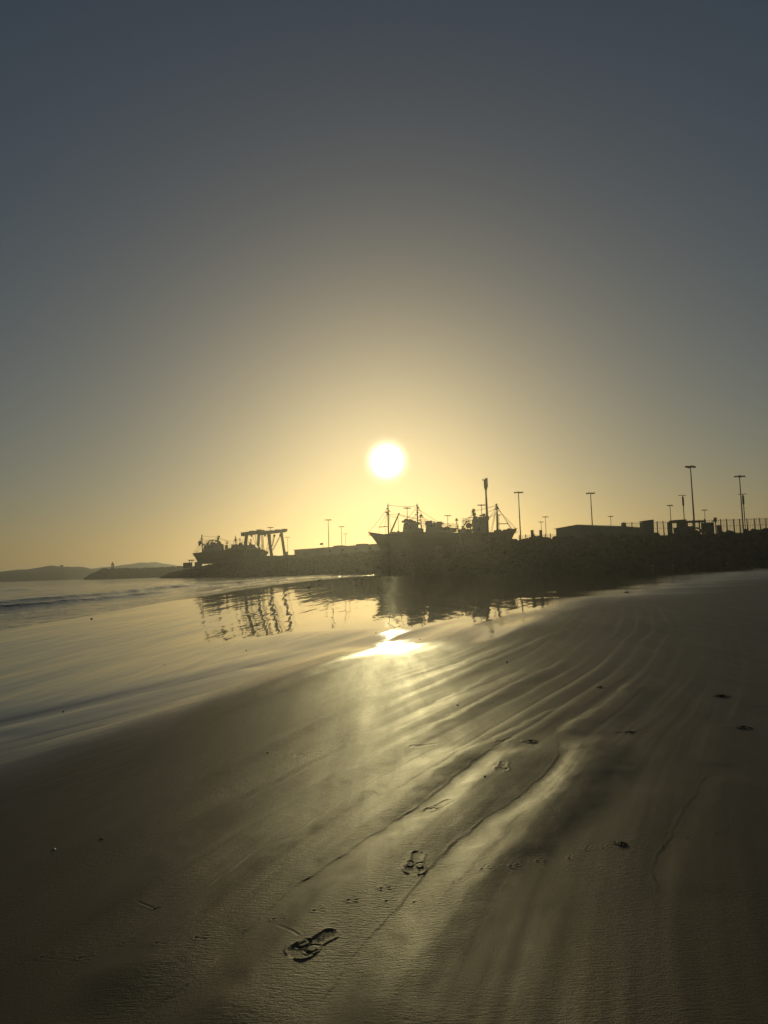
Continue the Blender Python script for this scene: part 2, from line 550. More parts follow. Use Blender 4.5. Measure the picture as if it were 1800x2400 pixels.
def oval(u, v, cu, cv, ru, rv):
    return np.hypot((u - cu) / ru, (v - cv) / rv)


def base_height(X, Y):
    """Slow shape of the ground: flat wet foreshore, falling under the sea and behind the quay."""
    n = shore_n(X, Y)
    z = 0.012 * vn(X / 9 + 3.1, Y / 14) * sstep(60, 20, np.hypot(X, Y))
    z = z - 0.055 * np.clip(n + 2.5, 0, None) ** 1.0 * 1.0
    q = Y - np.interp(X, WET_X, WET_Y)                 # a low bar where the drained sand meets the film of water
    k = sstep(-6.0, -1.0, X)
    z = z + (np.abs(X) < 60) * (0.07 * k * sstep(11, 1.5, X) * sstep(14.4, 18.4, Y) * (1 - sstep(18.5, 80, Y)) - 0.13 * (1 - k) * sstep(-7, 14, q) * (1 - sstep(14, 80, q)))
    return np.maximum(z, -2.5)


def wetness(X, Y):
    R_ = np.hypot(X, Y)
    d = (Y - np.interp(X, WET_X, WET_Y)) / np.maximum(R_, 3)      # relative: the edge is as ragged near as far
    # streaks that run with the swash
    s = X * 0.92 - Y * 0.39; t = X * 0.39 + Y * 0.92
    d = d + (0.07 * vn(s / 1.3 + 7, t / 9) + 0.05 * vn(s / 0.45, t / 5 + 4) + 0.06 * vn(s / 3.4 + 2, t / 15)) * np.interp(R_, [12, 35], [1.0, 0.22])
    d = d + 0.05 * vn(X / 9 + 3, Y / 2.2) * np.interp(R_, [15, 40], [0.0, 1.0])
    soft = np.interp(X, [-3.5, -0.8, 2.5, 12], [1.0, 0.24, 0.24, 0.7])     # the film drains away slowly on the seaward side
    return sstep(-0.46 * soft - 0.6 * sstep(-1.0, -3.5, X), 0.26 * soft, d), sstep(-0.12 * soft, 0.30, d)


FLOW_Y = np.linspace(-20, 120, 561)
FLOW_X = np.concatenate([[0], np.cumsum(np.tan(np.radians(np.interp(FLOW_Y, [0, 2.5, 4.5, 7, 9, 14, 25], [18, 21, 25, 31, 30, 22, 20])))[1:] * 0.25)])


_g = G(1171, 1890)
WL0 = float((_g.x - np.interp(_g.y, FLOW_Y, FLOW_X)) * 0.9)


def sand_height(X, Y):
    """Full height of the sand, wetness, ripple strength and film strength (any arrays)."""
    z = base_height(X, Y)
    w, film = wetness(X, Y)
    R_ = np.hypot(X, Y)
    dry = 1 - w
    s = X * 0.92 - Y * 0.39; t = X * 0.39 + Y * 0.92
    # coordinate across the swash marks, which bend from steep near the viewer to slanting farther up the beach
    wv = (X - np.interp(Y, FLOW_Y, FLOW_X)) * 0.9 + 0.34 * vn(t / 2.6, s / 2.5 + 9) + 0.10 * vn(t / 0.9, s / 0.8 + 2)
    # long parallel swash ridges: quick rise, slow fall, each line with its own strength
    wl = (X - np.interp(Y, FLOW_Y, FLOW_X)) * 0.9 + 0.16 * vn(t / 4.5, s / 5 + 3) + 0.025 * vn(t / 0.8, s / 0.5)
    u = wl / 0.34 + 0.9 * vn(wl / 1.3 + 4, t / 14)
    li = np.floor(u); fr = u - li
    prof = np.where(fr < 0.3, sstep(0, 0.3, fr), 1 - sstep(0.3, 1.0, fr))
    edge = np.exp(-((fr - 0.02) / 0.045) ** 2) + np.exp(-((fr - 1.02) / 0.045) ** 2)
    own = 0.35 + 0.65 * _tab[li.astype(np.int64) & 255, 7]
    own = own * np.clip(0.65 + 0.6 * vn(li * 3.7, t / 3.5), 0.1, 1.2)
    where = 0.22 + 0.78 * sstep(-3.6, -1.6, wl - WL0) * sstep(0.9, -0.1, wl - WL0)
    z = z + (1 - film) * own * where * (0.0085 * prof - 0.0019 * edge) * (0.10 + 0.90 * sstep(4.5, 8, R_)) * sstep(60, 20, R_) * (0.4 + 0.6 * dry)
    z = z + (0.5 + 0.5 * dry) * (1 - film) * (0.0020 * vn(wv / 0.42, t / 6.0) * sstep(3, 8, R_) + (0.0018 * vn(wl / 0.10 + 5, t / 3.2) + 0.0008 * vn(wl / 0.045 + 15, t / 2.2) * sstep(14, 6, R_)) * (0.75 + 0.6 * vn(X / 1.1 + 5, Y / 1.9)) + 0.0035 * vn(wv / 1.1 + 5, t / 9) * (0.25 + 0.75 * sstep(4, 8, R_))) * sstep(90, 30, R_)
    ripple = 0.24 + 0.34 * vn(s / 0.6 + 11, t / 2.0) + 0.2 * vn(s / 0.2 + 3, t / 0.8)
    near = (R_ < 24) & (Y > 0.5)
    xn, yn = X[near], Y[near]
    zz = np.zeros(xn.shape); rp = np.zeros(xn.shape)
    wob = 0.03 * vn(xn / 0.35, yn / 0.35) + 0.012 * vn(xn / 0.09, yn / 0.12)
    for pts, amp, w1, w2, lipk in RIDGES:
        lo = np.min(pts, 0) - 1.3; hi = np.max(pts, 0) + 1.3
        k = (xn > lo[0]) & (xn < hi[0]) & (yn > lo[1]) & (yn < hi[1])
        if not k.any():
            continue
        d, sd, fr = polyline_dist(xn[k], yn[k], pts)
        sv = d * -sd + wob[k]                 # lines run from far to near, so the right hand in the picture is their left hand
        ends = sstep(0, 0.12, fr) * sstep(1.0, 0.9, fr)
        rise = np.where(sv < 0, 0, np.where(sv < w1, sstep(0, w1, sv), 1 - sstep(w1, w1 + w2, sv)))
        lip = lipk * (0.55 + 0.45 * vn(xn[k] / 0.11 + 3, yn[k] / 0.16)) * (np.exp(-((sv + 0.010) / 0.009) ** 2) * 0.0022 - np.exp(-((sv - 0.008) / 0.010) ** 2) * 0.0010)
        zz[k] += amp * rise * ends * np.interp(np.hypot(xn[k], yn[k]), [2.6, 4.2, 6.5], [0.9, 1.15, 1.0]) + lip * ends * 0.85
        rp[k] += (0.55 * np.exp(-((sv + 0.14) / 0.16) ** 2) - 0.25 * np.exp(-((sv - 0.1) / 0.12) ** 2)) * ends
    # shoe prints
    for (hx, hy), (tx, ty), dep in SHOES:
        h = np.array(gxy(hx, hy)); e = np.array(gxy(tx, ty))
        ax = e - h; L = np.hypot(*ax); ax = ax / L
        k = (np.abs(xn - (h[0] + e[0]) / 2) < 0.4) & (np.abs(yn - (h[1] + e[1]) / 2) < 0.4)
        if not k.any():
            continue
        L0 = 0.275
        c = (h + e) / 2
        du = xn[k] - c[0]; dv = yn[k] - c[1]
        u = (du * ax[0] + dv * ax[1]) / L0          # -0.5 heel .. 0.5 toe
        v = (du * -ax[1] + dv * ax[0]) / L0
        half = np.interp(u, [-0.52, -0.46, -0.36, -0.2, -0.05, 0.12, 0.28, 0.40, 0.47, 0.52], [0, 0.085, 0.115, 0.10, 0.095, 0.15, 0.185, 0.165, 0.11, 0.0])
        inside = sstep(0.0, 0.035, half - np.abs(v - 0.02 * np.sin(u * 3)))
        depth = np.interp(u, [-0.5, -0.3, -0.05, 0.1, 0.35, 0.5], [0.45, 0.55, 0.35, 0.75, 1.1, 1.35])
        f = -0.0019 * inside * depth
        for cu, cv in ((0.13, 0.095), (0.13, -0.095)):
            q = oval(u, v, cu, cv, 0.13, 0.085)
            f = f + 0.0036 * sstep(1.0, 0.55, q) - 0.0019 * np.exp(-((q - 1.0) / 0.12) ** 2) + 0.0015 * np.exp(-((q - 1.28) / 0.10) ** 2)
        f = f + inside * sstep(-0.02, -0.12, u) * 0.0022 * np.sin(v * 150) * 0.6
        f = f + 0.003 * np.exp(-((half - np.abs(v) + 0.03) / 0.03) ** 2) * (np.abs(u) < 0.5)
        zz[k] += f * dep
        rp[k] -= 0.3 * inside
    for px, py, hd in CLAWS:
        c = gxy(px, py)
        k = (np.abs(xn - c[0]) < 0.08) & (np.abs(yn - c[1]) < 0.08)
        for a in (-32, 0, 32):
            an = math.radians(hd + a)
            e = (c[0] + 0.052 * math.cos(an), c[1] + 0.052 * math.sin(an))
            d, _, _ = polyline_dist(xn[k], yn[k], [c, e])
            zz[k] += -0.0008 * np.exp(-(d / 0.0042) ** 2) + 0.0004 * np.exp(-((d - 0.012) / 0.006) ** 2)
    for ln in DRAGS:
        pts = [gxy(*p) for p in ln]
        lo = np.min(pts, 0) - 0.2; hi = np.max(pts, 0) + 0.2
        k = (xn > lo[0]) & (xn < hi[0]) & (yn > lo[1]) & (yn < hi[1])
        d, _, fr = polyline_dist(xn[k], yn[k], pts)
        wd = 0.003 + 0.0008 * np.hypot(*pts[0])
        zz[k] += (-0.0014 * np.exp(-(d / wd) ** 2) + 0.0005 * np.exp(-((d - 2 * wd) / wd) ** 2)) * sstep(0, 0.5, fr)
    z = z.copy(); z[near] += zz * (1 - 0.9 * film[near])
    ripple[near] += rp
    return z, w, np.clip(ripple, 0.04, 1.2), film


def rows(*spans):
    r = [spans[0][0]]
    for a, b_, q in spans:
        n = max(1, round(math.log(b_ / a) / math.log(1 + q)))
        r += list(a * (b_ / a) ** (np.arange(1, n + 1) / n))
    return np.array(r)


rr = rows((0.15, 2.2, 0.06), (2.2, 5.0, 0.0013), (5.0, 9.0, 0.0022), (9, 20, 0.0045), (20, 80, 0.011), (80, 700, 0.04))
ang = np.concatenate([np.linspace(-180, -60, 25)[:-1], np.linspace(-60, -32, 60)[:-1], np.linspace(-32, 32, 700), np.linspace(32, 60, 60)[1:], np.linspace(60, 180, 25)[1:-1]])
A_, R_ = np.meshgrid(np.radians(ang), rr)
X_, Y_ = R_ * np.sin(A_), R_ * np.cos(A_)
Z_, wet_, rip_, film_ = sand_height(X_, Y_)
beach = grid_object('beach', X_, Y_, Z_, 'sand', {'wet': wet_, 'ripple': rip_, 'film': film_}, wrap=True)
prop(beach, 'wet brown sand beach with swash ridges, shoe prints and bird tracks', 'beach', kind='structure')


def on_sand(px, py):
    g = G(px, py)
    z = sand_height(np.array([[g.x]]), np.array([[g.y]]))[0]
    return Vector((g.x, g.y, float(z[0, 0])))


# ------------------------------------------------------------------ the sea
rs = rows((12, 400, 0.006), (400, 6000, 0.03))
an = np.concatenate([np.linspace(-110, -40, 60)[:-1], np.linspace(-40, 6, 420), np.linspace(6, 60, 40)[1:]])
A_, R_ = np.meshgrid(np.radians(an), rs)
X_, Y_ = R_ * np.sin(A_), R_ * np.cos(A_)
n_ = shore_n(X_, Y_)
wn_ = n_ + 1.6 * vn(Y_ / 22 + 1, n_ / 30) + 0.5 * vn(Y_ / 6, n_ / 9)
Z_ = np.full(X_.shape, -0.07)
for c, hgt, wf, wb, sd in ((1.5, 0.13, 0.16, 1.2, 0), (6.5, 0.18, 0.35, 1.6, 3), (12.0, 0.25, 0.5, 2.2, 5), (21, 0.24, 1.2, 3.0, 8), (33, 0.24, 2.5, 3.5, 2), (48, 0.22, 3.5, 4.5, 6), (70, 0.2, 5, 6, 4)):
    q = wn_ - c
    env = np.clip(0.62 + 0.7 * vn(Y_ / 26 + sd * 7.3, n_ * 0 + sd), 0.12, 1.2)
    Z_ += hgt * env * np.where(q < 0, np.exp(-(q / wf) ** 2), np.exp(-(q / wb) ** 2)) * sstep(420, 200, R_)
Z_ += (0.03 * vn(X_ / 1.7, Y_ / 3.1) + 0.045 * vn(X_ / 4.5 + 4, Y_ / 9)) * sstep(0, 6, n_) * sstep(300, 80, R_)
Z_ -= 0.3 * sstep(-2, -9, n_) + 2.0 * sstep(-9, -30, n_)
sea = grid_object('sea', X_, Y_, Z_, 'sea')
prop(sea, 'grey rippled sea with low waves rolling in beside the beach', 'sea', kind='structure')
SEA_XYZ = (X_, Y_, Z_, wn_)

# ------------------------------------------------------------------ the quay: rock slope and yard
YARD_Z = 6.3
BASE = [(150, 40), (112, 100), (90, 128), (73, 135), (56.8, 135), (40.6, 135), (27.8, 140), (14.4, 160), (0, 195), (-21.6, 240), (-52, 290), (-92, 342), (-112, 368), (-121, 384), (-118, 402), (-104, 412)]
BASE = smooth_line(BASE, 4)
CREST, BACK = [], []
for i, p in enumerate(BASE):
    a = BASE[max(i - 1, 0)]; c = BASE[min(i + 1, len(BASE) - 1)]
    t = Vector((c[0] - a[0], c[1] - a[1])).normalized()
    nrm2 = Vector((t.y, -t.x))                       # to the land side
    tip = min(1.0, max(0.0, (p[0] + 124) / 38)) if p[1] > 330 else 1.0
    zc = 1.6 + (YARD_Z + 0.2 - 1.6) * tip ** 0.7
    run = 9.0 if p[1] < 380 else 6.0
    CREST.append((p[0] + nrm2.x * run, p[1] + nrm2.y * run, zc))
ROOT = empty('rock_revetment', (30, 138, 0), 'long dark slope of heaped boulders along the foot of the harbour yard', 'rock slope')
core = MB()
for (bx, by), (cx, cy, cz) in zip(BASE, CREST):
    core.v += [(bx, by, -1.0), (bx * 0.45 + cx * 0.55, by * 0.45 + cy * 0.55, cz * 0.5 - 0.2), (cx, cy, cz - 0.25)]
for i in range(len(BASE) - 1):
    for k in range(2):
        a = i * 3 + k
        core.f.append((a, a + 1, a + 4, a + 3))
core.build('embankment', 'earth', ROOT)

YB = [(c[0] + (60 if c[0] > 20 else 25), c[1] + 420, YARD_Z) for c in CREST]
yd = MB()
for c, k in zip(CREST, YB):
    zt = c[2] - 0.2
    yd.v += [(c[0], c[1], zt), (c[0] * 0.7 + k[0] * 0.3, c[1] + 60, min(zt + 1.5, YARD_Z)), (k[0], 700, YARD_Z)]
for i in range(len(CREST) - 1):
    for k in range(2):
        a = i * 3 + k
        yd.f.append((a, a + 1, a + 4, a + 3))
yard = yd.build('harbour_ground', 'yard')
prop(yard, 'flat raised ground of the boatyard and harbour', 'ground', kind='structure')


def rock_mesh(seed):
    r = random.Random(seed)
    mb = MB().ball((0, 0, 0), 1.0, 7, 5)
    ax = (r.uniform(0.8, 1.25), r.uniform(0.75, 1.1), r.uniform(0.6, 0.9))
    cuts = [(Vector((r.gauss(0, 1), r.gauss(0, 1), r.gauss(0, 1))).normalized(), r.uniform(0.5, 0.8)) for _ in range(7)]
    vs = []
    for p in mb.v:
        v = Vector(p) * r.uniform(0.93, 1.08)
        for nn, d in cuts:
            k = v.dot(nn) - d
            if k > 0:
                v -= nn * k
        vs.append((v.x * ax[0], v.y * ax[1], v.z * ax[2]))
    me = bpy.data.meshes.new('boulder')
    me.from_pydata(vs, [], mb.f)
    me.materials.append(M['rock'])
    me.update()
    return me


ROCKS = [rock_mesh(s) for s in range(8)]
ROCKV = [(np.array([v.co[:] for v in me.vertices]), [tuple(p.vertices) for p in me.polygons]) for me in ROCKS]
spots = []
for i in range(len(BASE) - 1):
    (ax, ay), (bx, by) = BASE[i], BASE[i + 1]
    if ay < 120:
        continue
    ln = math.dist((ax, ay), (bx, by))
    for row in range(8):
        for k in range(max(1, round(ln / 1.75))):
            t = (k + rng.uniform(0.1, 0.9)) / max(1, round(ln / 1.75))
            q = (row + rng.uniform(-0.25, 0.3)) / 7.2
            b0 = Vector((ax + (bx - ax) * t, ay + (by - ay) * t, -0.35))
            c0 = Vector(CREST[i]).lerp(Vector(CREST[i + 1]), t)
            p = b0.lerp(c0, q); p.z += 0.15 + 0.25 * math.sin(q * 3.1)
            if row == 7:
                p.z -= 0.25
            spots.append((p, rng.uniform(0.7, 1.25), Matrix.Rotation(rng.uniform(0, 6.28), 3, 'Z') @ Matrix.Rotation(rng.uniform(-0.5, 0.5), 3, 'X'), rng.randrange(8)))


def in_view(p):
    d = Vector(p) - Vector((0, 0, EYE))
    return abs(d.x / max(d.y, 0.1)) < 0.56


spots.sort(key=lambda s: (not in_view(s[0]), -s[1] / s[0].length))
rest = MB()
for j, (p, s_, r_, k) in enumerate(spots):
    if j < 290:
        o = bpy.data.objects.new('boulder', ROCKS[k])
        COL.objects.link(o)
        o.parent = ROOT
        o.location = p - ROOT.location
        o.rotation_euler = r_.to_euler()
        o.scale = (s_, s_, s_)
    else:
        vs, fs = ROCKV[k]
        rest.add([p + r_ @ (Vector(v) * s_) for v in vs], fs)
rest.build('boulders', 'rock', ROOT, kind='stuff')

# ------------------------------------------------------------------ far land: islands and the outer breakwater


def island(name, prof, D, depth, label, seed):
    """A low island from its skyline, given as picture points at distance D; rounded in depth."""
    xs = np.linspace(prof[0][0], prof[-1][0], 60)
    ys = np.interp(xs, [p[0] for p in prof], [p[1] for p in prof])
    top = [P(x, y, D) for x, y in zip(xs, ys)]
    js = np.linspace(-1, 1, 15)
    X = np.array([[t.x for t in top]] * 15)
    Y = np.array([[D + j * depth for _ in top] for j in js])
    Z = np.array([[max(t.z, 0.2) * (1 - j * j) ** 0.6 for t in top] for j in js])
    Z += (0.10 * Z * vn(X / 30 + seed, Y / 30) + 0.05 * Z * vn(X / 10 + seed, Y / 10)) * (np.abs(js)[:, None] > 0.05)
    Z -= 0.4
    o = grid_object(name, X, Y, Z, 'island')
    prop(o, label, 'island', kind='structure')
    return o


island('island', [(-260, 1366), (-150, 1352), (-60, 1345), (0, 1340.5), (50, 1335), (100, 1330), (135, 1328), (170, 1329.5), (195, 1332), (213, 1338), (228, 1349), (240, 1356)], 1100, 120, 'long low hazy island with a small ruin on its crest', 1)
island('island', [(150, 1357), (190, 1342), (215, 1334), (250, 1329), (280, 1324.5), (320, 1323), (345, 1319), (360, 1316.5), (375, 1320), (398, 1325), (420, 1330), (470, 1338), (560, 1342)], 1500, 140, 'pale farther island rising to a pointed hilltop', 5)

# ruin on the near island
rt_ = P(144, 1330, 1100)
ruin = empty('ruined_fort', (rt_.x, 1100, rt_.z - 1.2), 'small square ruined fort on the crest of the long hazy island', 'ruin')
s_ = 1100 / F
MB().prism([(rt_.x - 3.2 * s_, 1098, rt_.z - 1.2), (rt_.x + 3.4 * s_, 1098, rt_.z - 1.2), (rt_.x + 3.4 * s_, 1098, rt_.z + 5.8 * s_), (rt_.x + 1.0 * s_, 1098, rt_.z + 5.6 * s_), (rt_.x + 0.8 * s_, 1098, rt_.z + 4.4 * s_), (rt_.x - 1.4 * s_, 1098, rt_.z + 5.0 * s_), (rt_.x - 3.2 * s_, 1098, rt_.z + 5.2 * s_)], (0, 4, 0)).build('tower', 'concrete', ruin)
MB().box((rt_.x - 8 * s_, 1098.5, rt_.z - 1.2), (rt_.x - 3.2 * s_, 1101.5, rt_.z + 1.0 * s_)).build('wall', 'concrete', ruin)

# outer breakwater
DB = 640
bw = empty('outer_breakwater', (P(300, 1350, DB).x, DB, -0.5), 'boulder breakwater ending in a low head with a small light tower', 'breakwater')
bl = [(203, 1361), (208, 1352), (218, 1345), (232, 1340), (240, 1334), (262, 1334), (300, 1333), (360, 1332), (405, 1329), (470, 1327), (520, 1326)]
mb = MB()
for x, y in bl:
    t = P(x, y, DB)
    mb.v += [(t.x - 1, DB - 14, -1.0), (t.x, DB - 4, max(t.z - 0.8, -0.9)), (t.x, DB + 4, max(t.z - 0.8, -0.9)), (t.x - 1, DB + 16, -1.0)]
for i in range(len(bl) - 1):
    for k in range(3):
        a = i * 4 + k
        mb.f.append((a, a + 1, a + 5, a + 4))
mb.build('embankment', 'earth', bw)
bx_ = [p[0] for p in bl]; by_ = [p[1] for p in bl]
mbs = MB()
for j in range(420):
    x = rng.uniform(204, 470)
    t = P(x, float(np.interp(x, bx_, by_)), DB)
    q = rng.random()
    p = Vector((t.x, DB - 13 + 10 * q, -0.8 + (t.z + 0.1) * q)) if j % 3 else Vector((t.x, DB + rng.uniform(-4, 2), t.z - 0.5))
    s_ = rng.uniform(1.2, 2.1)
    vs, fs = ROCKV[rng.randrange(8)]
    r_ = Matrix.Rotation(rng.uniform(0, 6.28), 3, 'Z')
    if j < 60:
        o = bpy.data.objects.new('boulder', ROCKS[j % 8]); COL.objects.link(o)
        o.parent = bw; o.location = p - bw.location; o.scale = (s_,) * 3; o.rotation_euler = r_.to_euler()
    else:
        mbs.add([p + r_ @ (Vector(v) * s_) for v in vs], fs)
mbs.build('boulders', 'rock', bw, kind='stuff')

lt = P(264, 1334, DB)
lh = empty('light_tower', (lt.x, DB, lt.z - 1.0), 'slim lattice light tower on the head of the outer breakwater', 'beacon')
zt = P(264, 1318, DB).z
mb = MB()
for dx in (-0.9, 0.9):
    for dy in (-0.9, 0.9):
        mb.bar((lt.x + dx, DB + dy, lt.z - 1.0), (lt.x + dx * 0.6, DB + dy * 0.6, zt - 1.2), 0.35)
mb.box((lt.x - 1.1, DB - 1.1, lt.z - 1.0), (lt.x + 1.1, DB + 1.1, lt.z + 1.2))
mb.build('frame', 'steel', lh)
MB().box((lt.x - 1.0, DB - 1.0, zt - 2.4), (lt.x + 1.0, DB + 1.0, zt - 1.1)).build('gallery', 'steel', lh)
MB().tube([(lt.x, DB, zt - 1.1), (lt.x, DB, zt), (lt.x, DB, zt + 0.6)], [0.6, 0.6, 0.1], 8).build('lantern', 'lamp_glass', lh)

# ------------------------------------------------------------------ buildings of the harbour


def hor(px):
    """Picture row of the horizon above column px."""
    return 1361 - 0.03317 * px


def zat(px, py, D):
    return P(px, py, D).z


def quad_wall(mb, a, b_, z0, z1, back):
    """Box footprint: front edge a-b (x, y), depth vector back."""
    a, b_, k = Vector((*a, 0)), Vector((*b_, 0)), Vector((*back, 0))
    pts = [a, b_, b_ + k, a + k]
    vs = [(p.x, p.y, z0) for p in pts] + [(p.x, p.y, z1) for p in pts]
    return mb.add(vs, [(0, 3, 2, 1), (4, 5, 6, 7), (0, 1, 5, 4), (1, 2, 6, 5), (2, 3, 7, 6), (3, 0, 4, 7)])


# long warehouse behind the bows of the trawlers
a0 = P(690, 1300, 330); b0 = P(905, 1300, 282)
wa, wb_ = Vector((a0.x, 330)), Vector((b0.x, 282))
wdir = (wb_ - wa).normalized(); wlen = (wb_ - wa).length; wback = Vector((-wdir.y, wdir.x)) * 22
if wback.y < 0:
    wback = -wback
WH = empty('warehouse', (*((wa + wb_) / 2), YARD_Z), 'long flat-roofed pale warehouse with the red flag above its roof', 'warehouse')
ztop = zat(690, 1290, 330)
mb = quad_wall(MB(), wa, wb_, YARD_Z, ztop, wback)
mb.build('wall', 'wall_render', WH)
e_ = wdir * 0.4; nrm_ = wback.normalized() * 0.4
rf = quad_wall(MB(), wa - e_ - nrm_, wb_ + e_ - nrm_, ztop, ztop + 0.35, wback + 2 * nrm_).build('roof', 'roofing', WH)
for f in (0.33, 0.58):
    q = wa + wdir * wlen * f + wback * 0.3
    quad_wall(MB(), q, q + wdir * 4.5, ztop + 0.352, ztop + 1.2, wback * 0.15).build('roof_box', 'sheet_metal', rf)
for f in (0.06, 0.2, 0.34, 0.48, 0.62, 0.76, 0.9):
    q = wa + wdir * wlen * f - wback.normalized() * 0.06
    dr = quad_wall(MB(), q, q + wdir * 3.6, YARD_Z + 0.01, YARD_Z + 3.4, wback.normalized() * 0.05).build('shutter_door', 'sheet_metal', WH)
    q2 = q - wback.normalized() * 0.03
    quad_wall(MB(), q2 + wdir * 1.6, q2 + wdir * 2.0, YARD_Z + 1.0, YARD_Z + 1.1, wback.normalized() * 0.025).build('handle', 'steel', dr)
for f in (0.135, 0.275, 0.415, 0.555, 0.695, 0.835):
    q = wa + wdir * wlen * f - wback.normalized() * 0.05
    quad_wall(MB(), q, q + wdir * 1.6, ztop - 1.9, ztop - 0.8, wback.normalized() * 0.045).build('window', 'glass', WH)

# corrugated shed with a low gable
Ds = 162
ga, gb = P(1306, 1300, Ds), P(1412, 1300, Ds - 3)
sa, sb = Vector((ga.x, Ds)), Vector((gb.x, Ds - 3))
fr = P(1506, 1300, Ds + 9)
sback = Vector((fr.x, Ds + 9)) - sb
SH = empty('corrugated_shed', (*((sa + sb) / 2), YARD_Z), 'low-gabled corrugated metal shed on the quay beside the concrete block', 'shed')
ze = zat(1306, 1240, Ds); zr = zat(1358, 1231.5, Ds)
mid = (sa + sb) / 2
vs = []
for o_ in (Vector((0, 0)), sback):
    for q, z in ((sa, YARD_Z), (sb, YARD_Z), (sb, ze), (mid, zr), (sa, ze)):
        vs.append((q.x + o_.x, q.y + o_.y, z))
MB().add(vs, [(0, 1, 2, 3, 4), (9, 8, 7, 6, 5), (1, 6, 7, 2), (0, 4, 9, 5)]).build('wall', 'sheet_metal', SH)
rf = MB()
ov = (sb - sa).normalized() * 0.35; bk = sback.normalized() * 0.35
for s0, sg in ((sa, -1), (sb, 1)):
    p0 = s0 + ov * sg - bk; p1 = mid - bk
    zs = ze - (zr - ze) * 0.05
    quad = [(p0.x, p0.y, zs + 0.03), (p1.x, p1.y, zr + 0.03), (p1.x + sback.x + 2 * bk.x, p1.y + sback.y + 2 * bk.y, zr + 0.03), (p0.x + sback.x + 2 * bk.x, p0.y + sback.y + 2 * bk.y, zs + 0.03)]
    rf.prism(quad, (0, 0, 0.10))
rf.build('roof', 'roofing', SH)
L1 = (sb - sa).length
nf = Vector(((sb - sa).y, -(sb - sa).x)).normalized()
for i in range(26):                                   # standing ribs of the cladding
    f = (i + 0.5) / 26
    q = sa + (sb - sa) * f + nf * 0.03
    zt_ = ze + (zr - ze) * (1 - abs(f - 0.5) * 2) - 0.08
    MB().bar((q.x, q.y, YARD_Z), (q.x, q.y, zt_), 0.14, 0.06).build('cladding_rib', 'sheet_metal', SH)
ns = Vector((sback.y, -sback.x)).normalized()
for i in range(18):
    f = (i + 0.5) / 18
    q = sb + sback * f + ns * 0.03
    MB().bar((q.x, q.y, YARD_Z), (q.x, q.y, ze - 0.06), 0.14, 0.06).build('cladding_rib', 'sheet_metal', SH)
q = sa + (sb - sa) * 0.62 + nf * 0.09
MB().prism([(q.x, q.y, YARD_Z + 0.01), (q.x + 1.9, q.y - 0.05, YARD_Z + 0.01), (q.x + 1.9, q.y - 0.05, YARD_Z + 2.3), (q.x, q.y, YARD_Z + 2.3)], (nf.x * 0.04, nf.y * 0.04, 0)).build('door', 'steel', SH)
c_ = P(1461, 1222, Ds + 6)
MB().box((c_.x - 0.45, Ds + 5.5, ze - 0.4), (c_.x + 0.45, Ds + 6.4, c_.z - 0.3)).build('vent_box', 'sheet_metal', SH)

# upright concrete block
D1 = 147
k0, k1 = P(1508, 1262, D1), P(1534, 1262, D1)
t0, t1 = P(1510.5, 1220, D1), P(1532, 1217.5, D1)
blk = empty('concrete_block', ((k0.x + k1.x) / 2, D1 + 1, YARD_Z), 'upright tapered concrete block at the end of the corrugated shed', 'block')
MB().prism([(k0.x, D1, YARD_Z), (k1.x, D1, YARD_Z), (t1.x, D1, t1.z), (t0.x, D1, t0.z)], (0, 2.0, 0)).build('body', 'concrete', blk)
MB().box((k1.x + 0.02, D1 + 0.1, YARD_Z), (k1.x + 0.85, D1 + 1.6, YARD_Z + 0.75)).build('plinth', 'concrete', blk)


def pbox(px0, px1, py0, py1, D, depth):
    """Box seen between two columns and two rows of the picture, D metres ahead."""
    a, b2 = P(px0, (py0 + py1) / 2, D), P(px1, (py0 + py1) / 2, D)
    xm = (px0 + px1) / 2
    return MB().box((a.x, D, zat(xm, py1, D)), (b2.x, D + depth, zat(xm, py0, D)))


# gate house with its canopies
GD = 147.5
gp = P(1615, 1252, GD)
GH = empty('gate_house', (gp.x, GD + 2, YARD_Z), 'dark gate house with flat canopies standing against the wire fence', 'gate house')
base_py = hor(1610) - (YARD_Z - 1.6) * F / GD
pbox(1592, 1609, 1219, base_py, GD, 1.2).build('guard_room', 'wall_render', GH)
rf = MB().prism([P(1578, 1219, GD - 0.6), P(1580, 1225, GD - 0.6), P(1609, 1224, GD - 0.6), P(1609, 1217, GD - 0.6)], (0, 2.4, 0)).build('roof', 'concrete', GH)
pbox(1568, 1576.5, 1224, base_py + 1, GD + 0.4, 0.8).build('side_wall', 'wall_render', GH)
pbox(1609.2, 1655, 1219.8, 1224, GD, 2.2).build('canopy', 'concrete', GH)
pbox(1609.2, 1613, 1224, base_py, GD + 0.5, 0.6).build('pillar', 'concrete', GH)
pbox(1613.2, 1629, 1233, base_py, GD + 0.5, 0.4).build('low_wall', 'wall_render', GH)
pbox(1625, 1629, 1224.2, 1232.8, GD + 0.5, 0.5).build('pillar', 'concrete', GH)
pbox(1648, 1674, 1224.4, base_py, GD + 0.6, 0.9).build('guard_room', 'wall_render', GH)
pbox(1663, 1671, 1228.5, 1231, GD + 0.55, 0.04).build('window', 'glass', GH)
pbox(1593, 1604, 1229, 1236, GD - 0.05, 0.04).build('window', 'glass', GH)
pbox(1581, 1591.5, 1237, base_py, GD + 0.5, 0.6).build('counter', 'wall_render', GH)
c_ = P(1633, 1242, GD + 1.5)
mb = MB()
